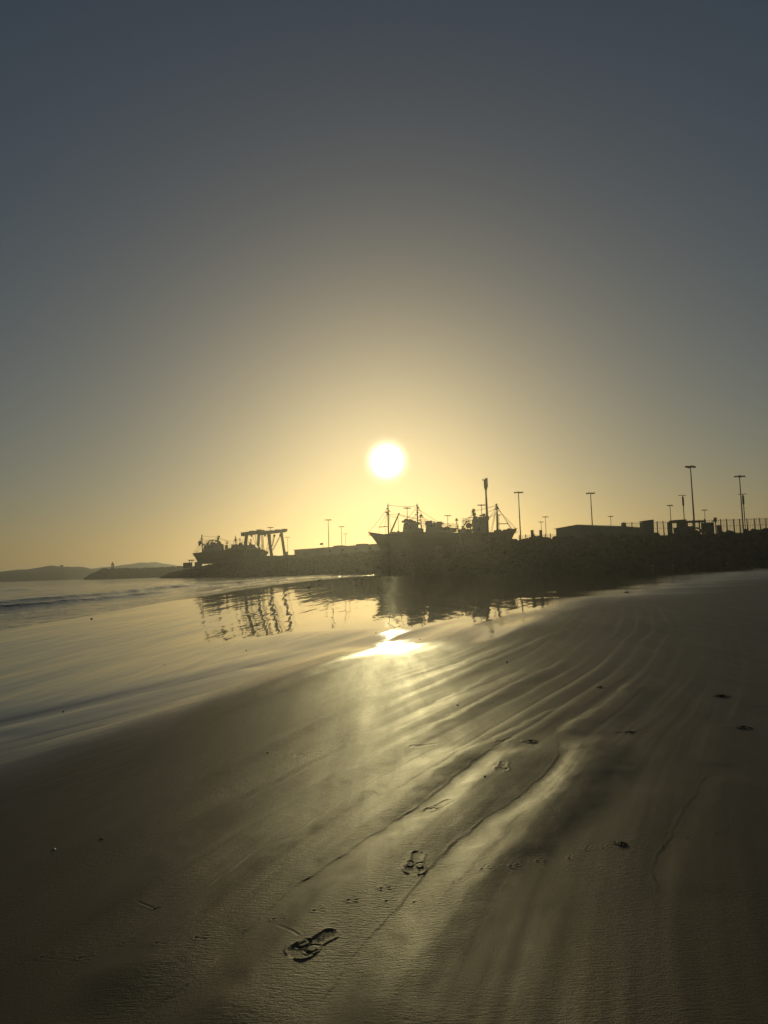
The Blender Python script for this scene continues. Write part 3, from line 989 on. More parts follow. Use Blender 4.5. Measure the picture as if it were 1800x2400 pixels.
for i in range(9):                                    # arched opening beside the low wall
    a1 = math.pi * i / 8; a2 = math.pi * (i + 1) / 8
    if i < 8:
        mb.bar((c_.x + 1.0 * math.cos(a1), GD + 1.5, c_.z + 1.0 * math.sin(a1) - 0.6), (c_.x + 1.0 * math.cos(a2), GD + 1.5, c_.z + 1.0 * math.sin(a2) - 0.6), 0.3)
mb.build('arch', 'concrete', GH)

gl = P(1676, 1213, GD)
lp = empty('signal_post', (gl.x, GD, YARD_Z), 'short post with a lamp box at the end of the gate house', 'post')
MB().tube([(gl.x, GD, YARD_Z), (gl.x, GD, gl.z - 0.4)], 0.12).build('pole', 'steel', lp)
MB().box((gl.x - 0.25, GD - 0.2, gl.z - 0.9), (gl.x + 0.25, GD + 0.2, gl.z)).build('lamp_box', 'steel', lp)
MB().box((gl.x + 0.3, GD - 0.3, YARD_Z), (gl.x + 1.0, GD + 0.3, gl.z - 1.6)).build('cabinet', 'sheet_metal', lp)


# wire fences on the quay
def fence(pxs, D, h, label, lean):
    p0 = P(sum(pxs) / len(pxs), 1250, D)
    fo = empty('wire_fence', (p0.x, D, YARD_Z), label, 'fence')
    pts = []
    for i, px in enumerate(pxs):
        x = P(px, 1250, D).x
        y = D + 0.4 * math.sin(i * 1.3)
        pts.append((x, y))
        dx = lean * rng.uniform(-1, 1)
        MB().bar((x, y, YARD_Z - 0.2), (x + dx, y, YARD_Z + h + rng.uniform(-0.1, 0.25)), 0.16).build('post', 'steel', fo)
    for (x0, y0), (x1, y1) in zip(pts, pts[1:]):
        mb = MB()
        n = max(2, int((x1 - x0) / 0.3))
        for k in range(n):
            t = (k + 0.5) / n
            x, y = x0 + (x1 - x0) * t, y0 + (y1 - y0) * t
            mb.bar((x, y, YARD_Z + 0.1), (x, y, YARD_Z + h), 0.045)
        for z in (0.35, h * 0.55, h - 0.25):
            mb.bar((x0, y0, YARD_Z + z), (x1, y1, YARD_Z + z), 0.05)
        mb.build('wire_panel', 'steel', fo)
    return fo


fence([1462, 1483, 1503, 1522, 1540, 1557, 1575, 1593, 1610, 1626, 1641, 1656, 1672, 1690, 1704, 1723, 1738, 1754, 1768, 1783, 1798, 1815, 1835], 152, 3.3, 'tall wire fence running behind the gate house to the picture edge', 0.18)
fence([1216, 1233, 1252, 1277, 1289, 1305], 166, 1.9, 'low wire fence between the trawler bow and the corrugated shed', 0.08)
for px, lab in ((1248, 'square concrete pillar nearer the trawler in the low wire fence'), (1268, 'square concrete pillar nearer the corrugated shed in the low wire fence')):
    c_ = P(px, 1243.5, 163)
    pl = empty('concrete_pillar', (c_.x, 163.4, YARD_Z), lab, 'pillar', 'pillars in the low fence')
    MB().box((c_.x - 0.28, 163.1, YARD_Z - 0.1), (c_.x + 0.28, 163.7, c_.z)).build('shaft', 'concrete', pl)
    MB().box((c_.x - 0.34, 163.04, c_.z + 0.002), (c_.x + 0.34, 163.76, c_.z + 0.12)).build('cap', 'concrete', pl)


def heap(name, px0, px1, py, D, label, cat, mat, n, size, part):
    """A mound of separate pieces."""
    c_ = P((px0 + px1) / 2, py, D)
    ho = empty(name, (c_.x, D, YARD_Z), label, cat)
    xa, xb = P(px0, py, D).x, P(px1, py, D).x
    top = c_.z
    for i in range(n):
        x = xa + (xb - xa) * (i + 0.5) / n
        q = 1 - abs((i + 0.5) / n * 2 - 1) ** 2
        z = YARD_Z + (top - YARD_Z) * max(0.25, q) * rng.uniform(0.75, 1.0)
        vs, fs = ROCKV[rng.randrange(8)]
        s_ = size * rng.uniform(0.8, 1.2)
        hz = (z - YARD_Z + 0.2) / 2
        MB().add([(x + v[0] * s_, D + rng.uniform(-0.02, 0.02) + v[1] * s_, YARD_Z - 0.1 + hz + v[2] * hz / 0.75) for v in vs], fs).build(part, mat, ho)


heap('rubble_heap', 1742, 1800, 1239, 150, 'heap of rough stones on the quay by the last fence posts', 'rubble', 'rock', 9, 0.55, 'stone')
heap('rubble_heap', 1218, 1300, 1252.5, 160, 'low line of stones along the foot of the low fence', 'rubble', 'rock', 12, 0.5, 'stone')
heap('net_heap', 640, 665, 1309, 318, 'rounded heap of fishing nets beside the travel lift wheels', 'nets', 'net', 5, 1.3, 'net_bundle')
heap('net_heap', 668, 690, 1310, 322, 'heap of fishing nets at the end of the long warehouse', 'nets', 'net', 4, 1.2, 'net_bundle')

# parapet in front of the boats on the quay head
pa, pb_ = P(462, 1300, 316), P(694, 1300, 285)
par = empty('parapet_wall', ((pa.x + pb_.x) / 2, 300, YARD_Z), 'low parapet wall running below the trawlers and the boat hoist', 'wall')
par['kind'] = 'thing'
for i in range(14):
    q0 = pa.lerp(pb_, i / 14); q1 = pa.lerp(pb_, (i + 0.985) / 14)
    quad_wall(MB(), (q0.x, q0.y), (q1.x, q1.y), YARD_Z - 0.4, YARD_Z + 1.75 + 0.06 * math.sin(i * 2.1), (0.25, 0.45)).build('wall_panel', 'concrete', par)

# small stall on the quay head
kp = P(440, 1320, 346)
st = empty('quay_stall', (kp.x, 347, kp.z - 1), 'small stall with a flat canopy on the quay head ahead of the trawler', 'stall')
pbox(429, 447, 1318.5, 1331, 346, 3).build('counter', 'wall_render', st)
pbox(440.5, 452, 1311.8, 1314, 345.6, 3.6).build('canopy', 'sheet_metal', st)
for px in (443.5, 449):
    pbox(px, px + 1.4, 1314.05, 1331, 346.2, 0.3).build('post', 'steel', st)
pbox(456, 470, 1317, 1331, 344, 3).build('side_wall', 'concrete', st)


# ------------------------------------------------------------------ trawlers
def tw(D):
    return lambda px, py, dy=0.0: P(px, py, D + dy)


def trawler(label, D, beam, sheer, stem_px, stern_px, mat, group='trawlers standing in the boatyard'):
    """sheer: picture points of the rail from bow to stern; stem_px / stern_px: columns where stem and sternpost meet the keel."""
    cx = P((sheer[0][0] + sheer[-1][0]) / 2, 1250, D).x
    root = empty('trawler', (cx, D, YARD_Z), label, 'trawler', group)
    n = 19
    ts = np.linspace(0, 1, n)
    L = [0.0]
    for a, b2 in zip(sheer, sheer[1:]):
        L.append(L[-1] + abs(b2[0] - a[0]))
    L = np.array(L) / L[-1]
    px = np.interp(ts, L, [p[0] for p in sheer]); py = np.interp(ts, L, [p[1] for p in sheer])
    kx = np.interp(ts, [0, 1], [stem_px, stern_px])
    zk = YARD_Z + 0.5
    mb = MB(); dk = MB(); rail = [[], []]
    for i, t in enumerate(ts):
        s_ = P(px[i], py[i], D); kk = P(kx[i], 1300, D).x
        hb = beam / 2 * min(1, math.sin(min(1, t / 0.38) * math.pi / 2) ** 0.75 + 0.02) * (1 - 0.28 * max(0, (t - 0.7) / 0.3) ** 2)
        lowf = 0.35 + 0.65 * sstep(0, 0.45, t)
        row = []
        for q, w in ((0.0, 0.03), (0.12, 0.35 * lowf), (0.35, 0.78 * lowf + 0.0), (0.65, 0.93 * (0.6 + 0.4 * lowf)), (1.0, 1.0)):
            x = kk + (s_.x - kk) * q ** 1.2
            row.append((x, hb * w, zk + (s_.z - zk) * q))
        ring = [(x, D - y, z) for x, y, z in row[::-1]] + [(x, D + y, z) for x, y, z in row]
        mb.v += ring
        rail[0].append((s_.x, D - hb, s_.z)); rail[1].append((s_.x, D + hb, s_.z))
        dk.v += [(s_.x, D - hb * 0.96, s_.z - 0.75), (s_.x, D + hb * 0.96, s_.z - 0.75)]
    for i in range(n - 1):
        for k in range(9):
            a = i * 10 + k
            mb.f.append((a, a + 10, a + 11, a + 1))
        dk.f.append((i * 2, i * 2 + 1, i * 2 + 3, i * 2 + 2))
    mb.f.append(tuple((n - 1) * 10 + k for k in range(10)))
    hull = mb.build('hull', mat, root, smooth=False)
    dk.build('deck', 'deck', root)
    for r_ in rail:
        MB().tube(r_, 0.11, 5).build('rail', 'deck', root)
    wale = [(p[0], p[1] - (0.05 if p[1] < D else -0.05), p[2] - 0.9) for p in rail[0]]
    MB().tube(wale, 0.10, 5).build('rubbing_strake', 'deck', hull)
    xs = [P(v, 1300, D).x for v in np.linspace(stem_px + (stern_px - stem_px) * 0.1, stem_px + (stern_px - stem_px) * 0.95, 6)]
    for x in xs:
        MB().box((x - 0.25, D - 0.9, YARD_Z), (x + 0.25, D + 0.9, YARD_Z + 0.52)).build('keel_block', 'deck', root)
        for sg in (-1, 1):
            MB().bar((x, D + sg * (beam / 2 + 1.2), YARD_Z), (x, D + sg * beam * 0.40, YARD_Z + 2.6), 0.22).build('prop', 'deck', root)
    root['_D'] = D
    return root


def house(root, poly, half, wins=(), mat='ship_white', name='wheelhouse', roof=None):
    """Deck house from its side outline (picture points), windows as (px0, px1, py0, py1)."""
    D = root['_D']
    w = MB().prism([P(x, y, D - half) for x, y in poly], (0, 2 * half, 0)).build(name, mat, root)
    for x0, x1, y0, y1 in wins:
        pbox(x0, x1, y0, y1, D - half - 0.05, 0.045).build('window', 'glass', w)
    if roof:
        x0, x1, y0, y1 = roof
        pbox(x0, x1, y0, y1, D - half - 0.35, 2 * half + 0.7).build('roof', mat, w)
    return w


def mast(root, px, top, bot, r=0.16, bars=(), gear=(), dx=1.6, name='mast', dy=0.0):
    D = root['_D'] + dy
    pb, pt = P(px + dx, bot, D), P(px, top, D)
    k = pb.lerp(pt, 0.6)
    m_ = MB().tube([pb, k, pt], [r * 1.5, r * 1.25, r * 0.6], 7).build(name, 'steel', root)
    for py, x0, x1 in bars:
        MB().bar(P(x0, py, D), P(x1, py - 0.03 * (x1 - x0), D), 0.22).build('crossbar', 'steel', m_)
    for x, y, s_ in gear:
        c_ = P(x, y, D)
        MB().ball(c_, (s_ * 1.35, s_ * 1.3, s_), 6, 4).build('lamp', 'steel', m_)
    return m_


def spar(root, a, b2, r=0.12, name='boom', mat='steel', dy=0.0):
    D = root['_D'] + dy
    r *= 1.5
    return MB().tube([P(*a, D), P(*b2, D)], r, 5).build(name, mat, root)


def stay(root, a, b2, dy=0.0, sag=0.0):
    D = root['_D'] + dy
    p, q = P(*a, D), P(*b2, D)
    c_ = (p + q) / 2 - Vector((0, 0, sag))
    return MB().tube([p, p.lerp(q, 0.25) - Vector((0, 0, sag * 0.75)), c_, p.lerp(q, 0.75) - Vector((0, 0, sag * 0.75)), q], 0.06, 4).build('stay', 'rope', root)


def railing(root, x0, y0, x1, y1, h, n=6, rows_=2, dy=0.0):
    D = root['_D'] + dy
    mb = MB()
    for i in range(n + 1):
        t = i / n
        a = P(x0 + (x1 - x0) * t, y0 + (y1 - y0) * t, D)
        mb.bar(a, (a.x, a.y, a.z + h), 0.10)
    a, b2 = P(x0, y0, D), P(x1, y1, D)
    for k in range(rows_):
        z = h * (k + 1) / rows_
        mb.bar((a.x, D, a.z + z), (b2.x, D, b2.z + z), 0.10)
    return mb.build('railing', 'steel', root)


# A: the trawler under the sun, bow towards the sea
A = trawler('big dark trawler with a long raked bow standing right under the sun', 213, 7.4,
            [(862, 1247), (880, 1250.5), (900, 1253.5), (918, 1252), (945, 1250), (985, 1249), (1030, 1250), (1062, 1250.5), (1090, 1249)], 893, 1084, 'hull_blue')
house(A, [(917, 1255), (917, 1249.5), (946, 1246), (946, 1255)], 2.6, name='forecastle', mat='hull_blue')
house(A, [(944, 1252), (946, 1228), (949, 1222.5), (968, 1222.5), (976, 1228), (981, 1237), (993, 1239), (993, 1252)], 2.4,
      wins=[(947.5, 951, 1226, 1231), (953, 957, 1226, 1231), (959, 963, 1226, 1231), (951, 953.5, 1236, 1239), (961, 963.5, 1236, 1239)], roof=(942, 969, 1219.5, 1222))
pbox(949.5, 951.5, 1231.5, 1236, 213 - 2.46, 0.05).build('door', 'steel', A)
house(A, [(998, 1252), (1000, 1232), (1000, 1228.5), (1036, 1227), (1036, 1235), (1046, 1236), (1062, 1237), (1062, 1252)], 2.4,
      wins=[(1009, 1013, 1231, 1235), (1017, 1021, 1231, 1235), (1025, 1029, 1231, 1235), (1040, 1043, 1240, 1243), (1050, 1053, 1240, 1243)], name='after_house', roof=(998, 1041, 1225.5, 1228))
mast(A, 909, 1180, 1255, 0.17, bars=((1199.5, 904.5, 916), (1206, 905.5, 913)), gear=((909, 1186, 0.22), (908.5, 1192, 0.3), (911.5, 1196, 0.2), (905.5, 1201, 0.25)))
spar(A, (913, 1253), (936, 1202), 0.15)
spar(A, (888, 1235.5), (908, 1234), 0.09, 'spreader')
MB().tube([P(933, 1213, 211.5), P(934, 1250, 211.5)], 0.08, 5).build('post', 'steel', A)
for a, b2 in (((908, 1201), (888, 1235)), ((908, 1202), (901, 1234)), ((912, 1205), (933, 1204)), ((912, 1208), (932, 1212)), ((936, 1208), (978, 1216)), ((935, 1205), (976, 1214)), ((888, 1236), (889, 1251)), ((903, 1236), (905, 1252))):
    stay(A, a, b2, sag=0.15)
mast(A, 977.5, 1180, 1240, 0.17, bars=((1196, 974.5, 982), (1206, 972, 980), (1212, 978, 992)), gear=((977, 1184, 0.2), (979.5, 1190, 0.28), (978.5, 1201, 0.3), (986.5, 1208, 0.38), (983, 1219, 0.25)))
mast(A, 985, 1207, 1240, 0.1, bars=((1212.5, 982, 993),), dx=3)
stay(A, (976, 1206), (967, 1216))
railing(A, 986, 1238, 1003, 1237, 2.7, 5, 4)
railing(A, 1038, 1236.5, 1075, 1238, 1.25, 10, 2)
railing(A, 1038, 1236.5, 1075, 1238, 1.25, 10, 2, dy=3.0)
pbox(1036, 1076, 1237.5, 1239, 211, 4.4).build('boat_deck', 'deck', A)
for px in (1064, 1074):
    pbox(px, px + 1.5, 1239.05, 1251, 211.2, 0.3).build('stanchion', 'steel', A)
pbox(1057, 1062, 1237, 1243, 210.4, 0.9).build('life_raft', 'ship_white', A)

# B: the trawler turned the other way, high block house and foremast with stays
Bt = trawler('trawler with a square block house and stayed foremast behind the telecom mast', 196, 7.0,
             [(1212, 1239), (1200, 1240.5), (1182, 1246), (1165, 1250.5), (1140, 1252), (1110, 1251), (1078, 1250)], 1196, 1082, 'hull_dark')
house(Bt, [(1112, 1252), (1112, 1217.5), (1145, 1216.5), (1145, 1252)], 2.4, wins=[(1117, 1121, 1222, 1226), (1125, 1129, 1222, 1226), (1133, 1137, 1222, 1226), (1121, 1125, 1234, 1244)], roof=(1110, 1147, 1214.8, 1217))
house(Bt, [(1178, 1250), (1178, 1243.5), (1200, 1240), (1211, 1239.5), (1208, 1250)], 1.8, name='forecastle', mat='hull_dark')
mast(Bt, 1164.5, 1180, 1252, 0.22, bars=((1193, 1160.5, 1170), (1207, 1165, 1173.5), (1228, 1166, 1190)), gear=((1163, 1183, 0.22), (1164, 1188, 0.32), (1167, 1191, 0.25), (1162, 1193, 0.25)))
for a, b2 in (((1169, 1194), (1200, 1240)), ((1168, 1195), (1210, 1239.5)), ((1161, 1196), (1149, 1250)), ((1162, 1200), (1152, 1251)), ((1161, 1192), (1128, 1208)), ((1162, 1204), (1146, 1214))):
    stay(Bt, a, b2)
stay(Bt, (1171, 1196), (1198, 1240), dy=1.5)
spar(Bt, (1169, 1207), (1170, 1249), 0.06, 'ladder')
mast(Bt, 1110, 1194, 1245, 0.15, bars=((1203, 1105, 1115), (1213, 1098, 1131), (1208, 1106, 1114)), gear=((1110, 1195, 0.35), (1109, 1199, 0.4), (1112, 1206, 0.4)))
spar(Bt, (1101, 1244), (1110, 1214), 0.12, 'gantry_leg')
spar(Bt, (1106, 1245), (1114, 1216), 0.12, 'gantry_leg', dy=2)
spar(Bt, (1080, 1243), (1094, 1222), 0.14, 'gantry_leg')
spar(Bt, (1080, 1243), (1094, 1222), 0.14, 'gantry_leg', dy=3)
spar(Bt, (1092, 1222), (1103, 1221), 0.14, 'gantry_beam')
railing(Bt, 1083, 1224, 1102, 1222, 1.0, 5, 2)
railing(Bt, 1083, 1231, 1102, 1229, 1.0, 5, 2, dy=0.2)
c_ = P(1134, 1207.5, 196)
MB().ball(c_, 0.5, 8, 6).build('radar_dome', 'ship_white', Bt)
spar(Bt, (1134, 1210), (1133, 1216), 0.08, 'dome_post')
c_ = P(1098, 1232, 196)
MB().tube([c_ + Vector((0, -0.8, 0)), c_ + Vector((0, 0.8, 0))], 0.75, 10).build('net_drum', 'net', Bt)

# C: front trawler beside the travel lift
C = trawler('trawler with high flared bow at the quay head, net gear hung on its foremast', 322, 8.0,
            [(451, 1297.5), (462, 1296), (476, 1295), (500, 1293), (535, 1290), (570, 1289), (600, 1288.5), (619, 1288.5)], 463, 605, 'hull_red')
house(C, [(475, 1297), (477, 1281), (481, 1278.5), (505, 1277), (505, 1282), (517, 1280), (517, 1296)], 2.8, wins=[(479, 483, 1281, 1284), (487, 491, 1280.5, 1283.5), (495, 499, 1280, 1283)], roof=(476, 507, 1276, 1278))
house(C, [(560, 1291), (561, 1279), (575, 1276.5), (597, 1278), (601, 1283), (601, 1291)], 2.8, wins=[(565, 569, 1280.5, 1283.5), (576, 580, 1280, 1283), (588, 592, 1280.5, 1283.5)], name='after_house')
mast(C, 473, 1252, 1297, 0.22, bars=((1266, 469, 479),), gear=((473, 1256, 0.3), (472.5, 1262, 0.4)))
c_ = P(468.5, 1272, 321)
MB().ball(c_, (0.85, 0.7, 1.0), 7, 5).build('net_float', 'net', C)
c_ = P(467.5, 1277, 321)
MB().ball(c_, (0.5, 0.5, 0.6), 7, 5).build('net_float', 'net', C)
mast(C, 510.5, 1256, 1283, 0.25, bars=((1260, 508, 515), (1268, 505, 513)), gear=((513.5, 1257, 0.4), (511, 1263, 0.45), (507, 1268, 0.5), (513, 1271, 0.7)))
for a, b2 in (((472, 1270), (457, 1296)), ((472, 1278), (460, 1296)), ((474, 1266), (509, 1263)), ((512, 1262), (551, 1269)), ((512, 1258), (515, 1290)), ((470, 1288), (458, 1293))):
    stay(C, a, b2, sag=0.2)
railing(C, 480, 1277, 504, 1275, 1.6, 6, 2)
railing(C, 520, 1289, 556, 1286.5, 2.0, 8, 2)
spar(C, (484, 1276), (494, 1265), 0.15)
spar(C, (487, 1276), (488, 1266), 0.1, 'post')
spar(C, (495, 1276), (494, 1265), 0.1, 'post')
for x0, x1, y0, y1 in ((518, 522, 1275, 1288), (527, 532, 1277, 1288), (541, 547, 1282, 1290)):
    pbox(x0, x1, y0, y1, 321, 2).build('winch', 'steel', C)

# D: the trawler lying behind C
Dt = trawler('trawler mostly hidden behind the red one, only its masts and house showing', 346, 7.5,
             [(630, 1294), (618, 1290), (600, 1288), (560, 1288), (530, 1289), (520, 1290)], 618, 524, 'hull_dark')
house(Dt, [(542, 1291), (542, 1279), (560, 1277.5), (560, 1291)], 2.4, wins=[(546, 549, 1281, 1284), (552, 555, 1281, 1284)], roof=(541, 561, 1276, 1278))
mast(Dt, 552, 1255, 1283, 0.2, bars=((1263, 549, 556), (1268, 546, 557)), gear=((552, 1259, 0.3), (552, 1265, 0.5)))
mast(Dt, 562, 1261, 1282, 0.16, bars=((1266, 557, 568),), gear=((562, 1263, 0.3),))
mast(Dt, 587.5, 1263, 1283, 0.16, bars=((1268, 585, 591), (1272, 584, 592)), gear=((588, 1265, 0.35), (587, 1274, 0.4)))
for a, b2 in (((552, 1263), (545, 1281)), ((552, 1263), (560, 1281)), ((562, 1265), (587, 1268))):
    stay(Dt, a, b2, sag=0.1)



def clutter(root, x0, x1, y0, y1, n, hmax, half=2.2):
    """Gear heaped about the decks: boxes, drums, posts with lamps."""
    D = root['_D']
    for i in range(n):
        t = (i + rng.uniform(0.1, 0.9)) / n
        b2 = P(x0 + (x1 - x0) * t, y0 + (y1 - y0) * t, D)
        y = D + rng.uniform(-half, half)
        k = rng.random()
        z0 = b2.z - 0.5
        if k < 0.4:
            w, h = rng.uniform(0.35, 0.9), rng.uniform(0.7, 0.5 + hmax * 0.5)
            MB().box((b2.x - w, y - 0.5, z0), (b2.x + w, y + 0.5, z0 + h)).build('fish_box', rng.choice(('ship_white', 'steel', 'deck')), root)
        elif k < 0.6:
            r_ = rng.uniform(0.35, 0.6)
            MB().tube([(b2.x, y, z0), (b2.x, y, z0 + r_ * 2)], r_, 8).build('drum', 'steel', root)
        elif k < 0.75:
            MB().ball((b2.x, y, z0 + 0.6), (rng.uniform(0.6, 1.1), 0.7, rng.uniform(0.5, 0.9)), 7, 5).build('net_bundle', 'net', root)
        else:
            h = rng.uniform(hmax * 0.5, hmax)
            po = MB().tube([(b2.x, y, z0), (b2.x + rng.uniform(-0.3, 0.3), y, z0 + h)], 0.09, 5).build('post', 'steel', root)
            MB().box((b2.x - 0.35, y - 0.2, z0 + h - 0.25), (b2.x + 0.35, y + 0.2, z0 + h + 0.1)).build('lamp', 'steel', po)


clutter(A, 921, 944, 1249, 1248, 4, 1.6)
clutter(A, 950, 980, 1219.5, 1226, 5, 2.2, 1.5)
clutter(A, 1002, 1038, 1226, 1226, 6, 1.6, 1.5)
clutter(A, 1042, 1090, 1240, 1247, 9, 2.6)
clutter(Bt, 1081, 1108, 1245, 1246, 7, 3.0)
clutter(Bt, 1114, 1143, 1215, 1215, 5, 1.5, 1.5)
clutter(Bt, 1148, 1205, 1250, 1243, 8, 1.5)
clutter(C, 478, 516, 1276, 1277, 9, 2.4, 1.8)
clutter(C, 518, 560, 1291, 1289, 13, 3.4)
clutter(C, 562, 616, 1277.5, 1287, 11, 2.2, 1.8)
clutter(Dt, 545, 600, 1283, 1284, 12, 3.6)
for a, b2 in (((909, 1184), (979, 1186)), ((979, 1184), (1000, 1226)), ((977, 1188), (949, 1220)), ((909, 1190), (864, 1247)), ((979, 1192), (1036, 1227)), ((911, 1200), (918, 1250)), ((916, 1252), (934, 1206))):
    stay(A, a, b2, sag=0.25)
for a, b2 in (((1110, 1197), (1164, 1184)), ((1110, 1203), (1083, 1223)), ((1164, 1186), (1145, 1216)), ((1110, 1205), (1120, 1216))):
    stay(Bt, a, b2, sag=0.2)
for a, b2 in (((473, 1256), (511, 1258)), ((511, 1260), (562, 1279)), ((473, 1262), (452, 1297)), ((510, 1262), (480, 1277)), ((511, 1266), (530, 1289))):
    stay(C, a, b2, sag=0.2)
mast(A, 1070, 1215, 1240, 0.12, bars=((1220, 1066, 1075),), gear=((1070, 1217, 0.3),))
mast(C, 498, 1266, 1278, 0.14, bars=((1268, 494, 503),), gear=((498, 1266, 0.35),))
mast(C, 532, 1270, 1290, 0.14, bars=((1274, 527, 537),), gear=((532, 1271, 0.35),))
mast(C, 574, 1268, 1278, 0.12, gear=((574, 1269, 0.3),))

# ------------------------------------------------------------------ travel lift
TD = 312
lift = empty('travel_lift', (P(622, 1300, TD).x, TD + 6, YARD_Z), 'four-legged gantry boat hoist with hanging slings beside the trawlers', 'boat hoist')


def leg(x0, y0, x1, dy, w=1.3):
    t = P(x0, y0, TD + dy); bt_ = P(x1, 1300, TD + dy)
    MB().bar((bt_.x, TD + dy, YARD_Z + 1.5), (t.x, TD + dy, t.z), w).build('leg', 'crane_paint', lift)
    for sx in (-1.3, 1.3):
        wh = MB().tube([(bt_.x + sx, TD + dy - 0.45, YARD_Z + 0.85), (bt_.x + sx, TD + dy + 0.45, YARD_Z + 0.85)], 0.85, 14).build('wheel', 'rubber', lift)
        MB().tube([(bt_.x + sx, TD + dy - 0.5, YARD_Z + 0.85), (bt_.x + sx, TD + dy + 0.5, YARD_Z + 0.85)], 0.4, 8).build('hub', 'steel', wh)
    MB().box((bt_.x - 2.2, TD + dy - 0.5, YARD_Z + 1.75), (bt_.x + 2.2, TD + dy + 0.5, YARD_Z + 2.35)).build('bogie', 'crane_paint', lift)


leg(578, 1250, 573, 0, 1.25)
leg(607, 1247, 603, 22, 1.2)
leg(629, 1249, 637, 0, 1.25)
leg(659, 1245, 668, 22, 1.2)


def beam(a, b2, dya, dyb, w, h, name='beam'):
    MB().bar(P(*a, TD + dya), P(*b2, TD + dyb), w, h).build(name, 'crane_paint', lift)


beam((568, 1252.5), (617, 1246), 0, 22, 1.5, 1.7)
beam((610, 1250.5), (668, 1243.5), 0, 22, 1.5, 1.5)
beam((603, 1248), (664, 1245), 22, 22, 1.2, 1.3, 'cross_beam')
for x, y, dy in ((590, 1246.5, 10), (607, 1243.5, 20), (635, 1245.5, 8), (650, 1243.5, 16), (668, 1242, 21)):
    c_ = P(x, y, TD + dy)
    MB().box((c_.x - 1.1, c_.y - 0.7, c_.z - 0.6), (c_.x + 1.1, c_.y + 0.7, c_.z + 0.5)).build('trolley', 'crane_paint', lift)
for a, b2, dy in (((590, 1254), (600, 1276), 8), ((598, 1252), (601, 1274), 10), ((612, 1253), (615, 1290), 4), ((614, 1253), (617, 1292), 5), ((616, 1253), (619, 1290), 6),
                  ((628, 1272), (623, 1297), 4), ((632, 1275), (626, 1297), 5), ((641, 1254), (637, 1285), 8), ((643, 1254), (639, 1280), 9), ((644, 1254), (640, 1276), 10), ((656, 1255), (638, 1290), 14), ((657, 1257), (640, 1290), 14.5)):
    MB().tube([P(*a, TD + dy), P(*b2, TD + dy)], 0.12, 5).build('sling', 'rope', lift)
for x, y, dy in ((621, 1255, 4), (643.5, 1255.5, 9), (589.5, 1255.5, 8), (656.5, 1254.5, 14)):
    c_ = P(x, y, TD + dy)
    MB().ball(c_, (0.5, 0.35, 0.6), 6, 4).build('hook_block', 'steel', lift)
cb = P(669, 1300, TD + 20)
cab = MB().box((cb.x - 0.9, TD + 19.2, YARD_Z + 2.4), (cb.x + 1.2, TD + 21, YARD_Z + 4.4)).build('cab', 'crane_paint', lift)
MB().box((cb.x - 0.7, TD + 19.12, YARD_Z + 3.2), (cb.x + 1.0, TD + 19.16, YARD_Z + 4.2)).build('window', 'glass', cab)

# ------------------------------------------------------------------ floodlight masts


def flood_proto():
    r_ = empty('floodlight_mast', (0, 0, 0))
    MB().tube([(0, 0, 0), (0, 0, 7), (0, 0, 14.3)], [0.2, 0.15, 0.10], 8).build('pole', 'galvanised', r_)
    MB().box((-0.35, -0.35, 0), (0.35, 0.35, 0.12)).build('base_plate', 'concrete', r_)
    MB().bar((-0.95, 0, 14.35), (0.95, 0, 14.35), 0.12).bar((0, -0.7, 14.35), (0, 0.7, 14.35), 0.12).build('crossarm', 'galvanised', r_)
    for x, y in ((-0.95, 0), (0.95, 0), (-0.35, -0.7), (0.35, 0.7)):
        s_ = 1 if x > 0 else -1
        h = MB().prism([(x - 0.36, y - 0.22, 14.12), (x + 0.36, y - 0.22, 14.12), (x + 0.28, y - 0.22, 14.42), (x - 0.28, y - 0.22, 14.42)], (0, 0.44, 0)).build('lamp_head', 'steel', r_)
        MB().box((x - 0.3, y - 0.18, 14.09), (x + 0.3, y + 0.18, 14.118)).build('lens', 'lamp_glass', h)
    return r_


def copy_tree(o, parent=None):
    c_ = o.copy()
    COL.objects.link(c_)
    c_.parent = parent
    for ch in [x for x in bpy.data.objects if x.parent == o]:
        copy_tree(ch, c_)
    return c_


LAMPS = [(1618, 1092, 'tallest floodlight mast, rising over the gate house'),
         (1733, 1115, 'floodlight mast close to the tall T-shaped pole near the picture edge'),
         (1215, 1153, 'floodlight mast just past the stayed trawler bow, before the low fence'),
         (1384, 1155, 'floodlight mast rising over the roof of the corrugated shed'),
         (769, 1218, 'tallest of the three floodlight masts above the long warehouse'),
         (800, 1234, 'middle-height floodlight mast of three above the long warehouse'),
         (810, 1251, 'shortest of the three floodlight masts above the long warehouse'),
         (954, 1190, 'floodlight mast over the wheelhouse of the trawler under the sun'),
         (1049, 1208, 'small floodlight mast over the after deck railing of the dark trawler'),
         (1128, 1183, 'floodlight mast just beside the telecom mast, over the block house'),
         (1268, 1223, 'shorter of two thin floodlight masts over the low fence'),
         (1278, 1211, 'taller of two thin floodlight masts over the low fence'),
         (1431, 1210, 'short distant floodlight mast above the far end of the shed'),
         (1570, 1184, 'small floodlight mast just left of the pole by the gate house'),
         (1651, 1195, 'short distant floodlight mast over the gate house canopy end'),
         (634, 1236, 'floodlight mast head peeping above the travel lift'),
         (674, 1259, 'thin distant floodlight mast between the travel lift and the warehouse')]
proto = flood_proto()
for i, (px, py, lab) in enumerate(LAMPS):
    D = (YARD_Z + 14.4 - EYE) * F / (hor(px) - py)
    o = proto if i == 0 else copy_tree(proto)
    q = P(px, py, D)
    # pole foot under its head
    o.location = (q.x, q.y, YARD_Z)
    o.rotation_euler = (0, 0, rng.uniform(-0.5, 0.5))
    prop(o, lab, 'floodlight', 'floodlight masts of the harbour')


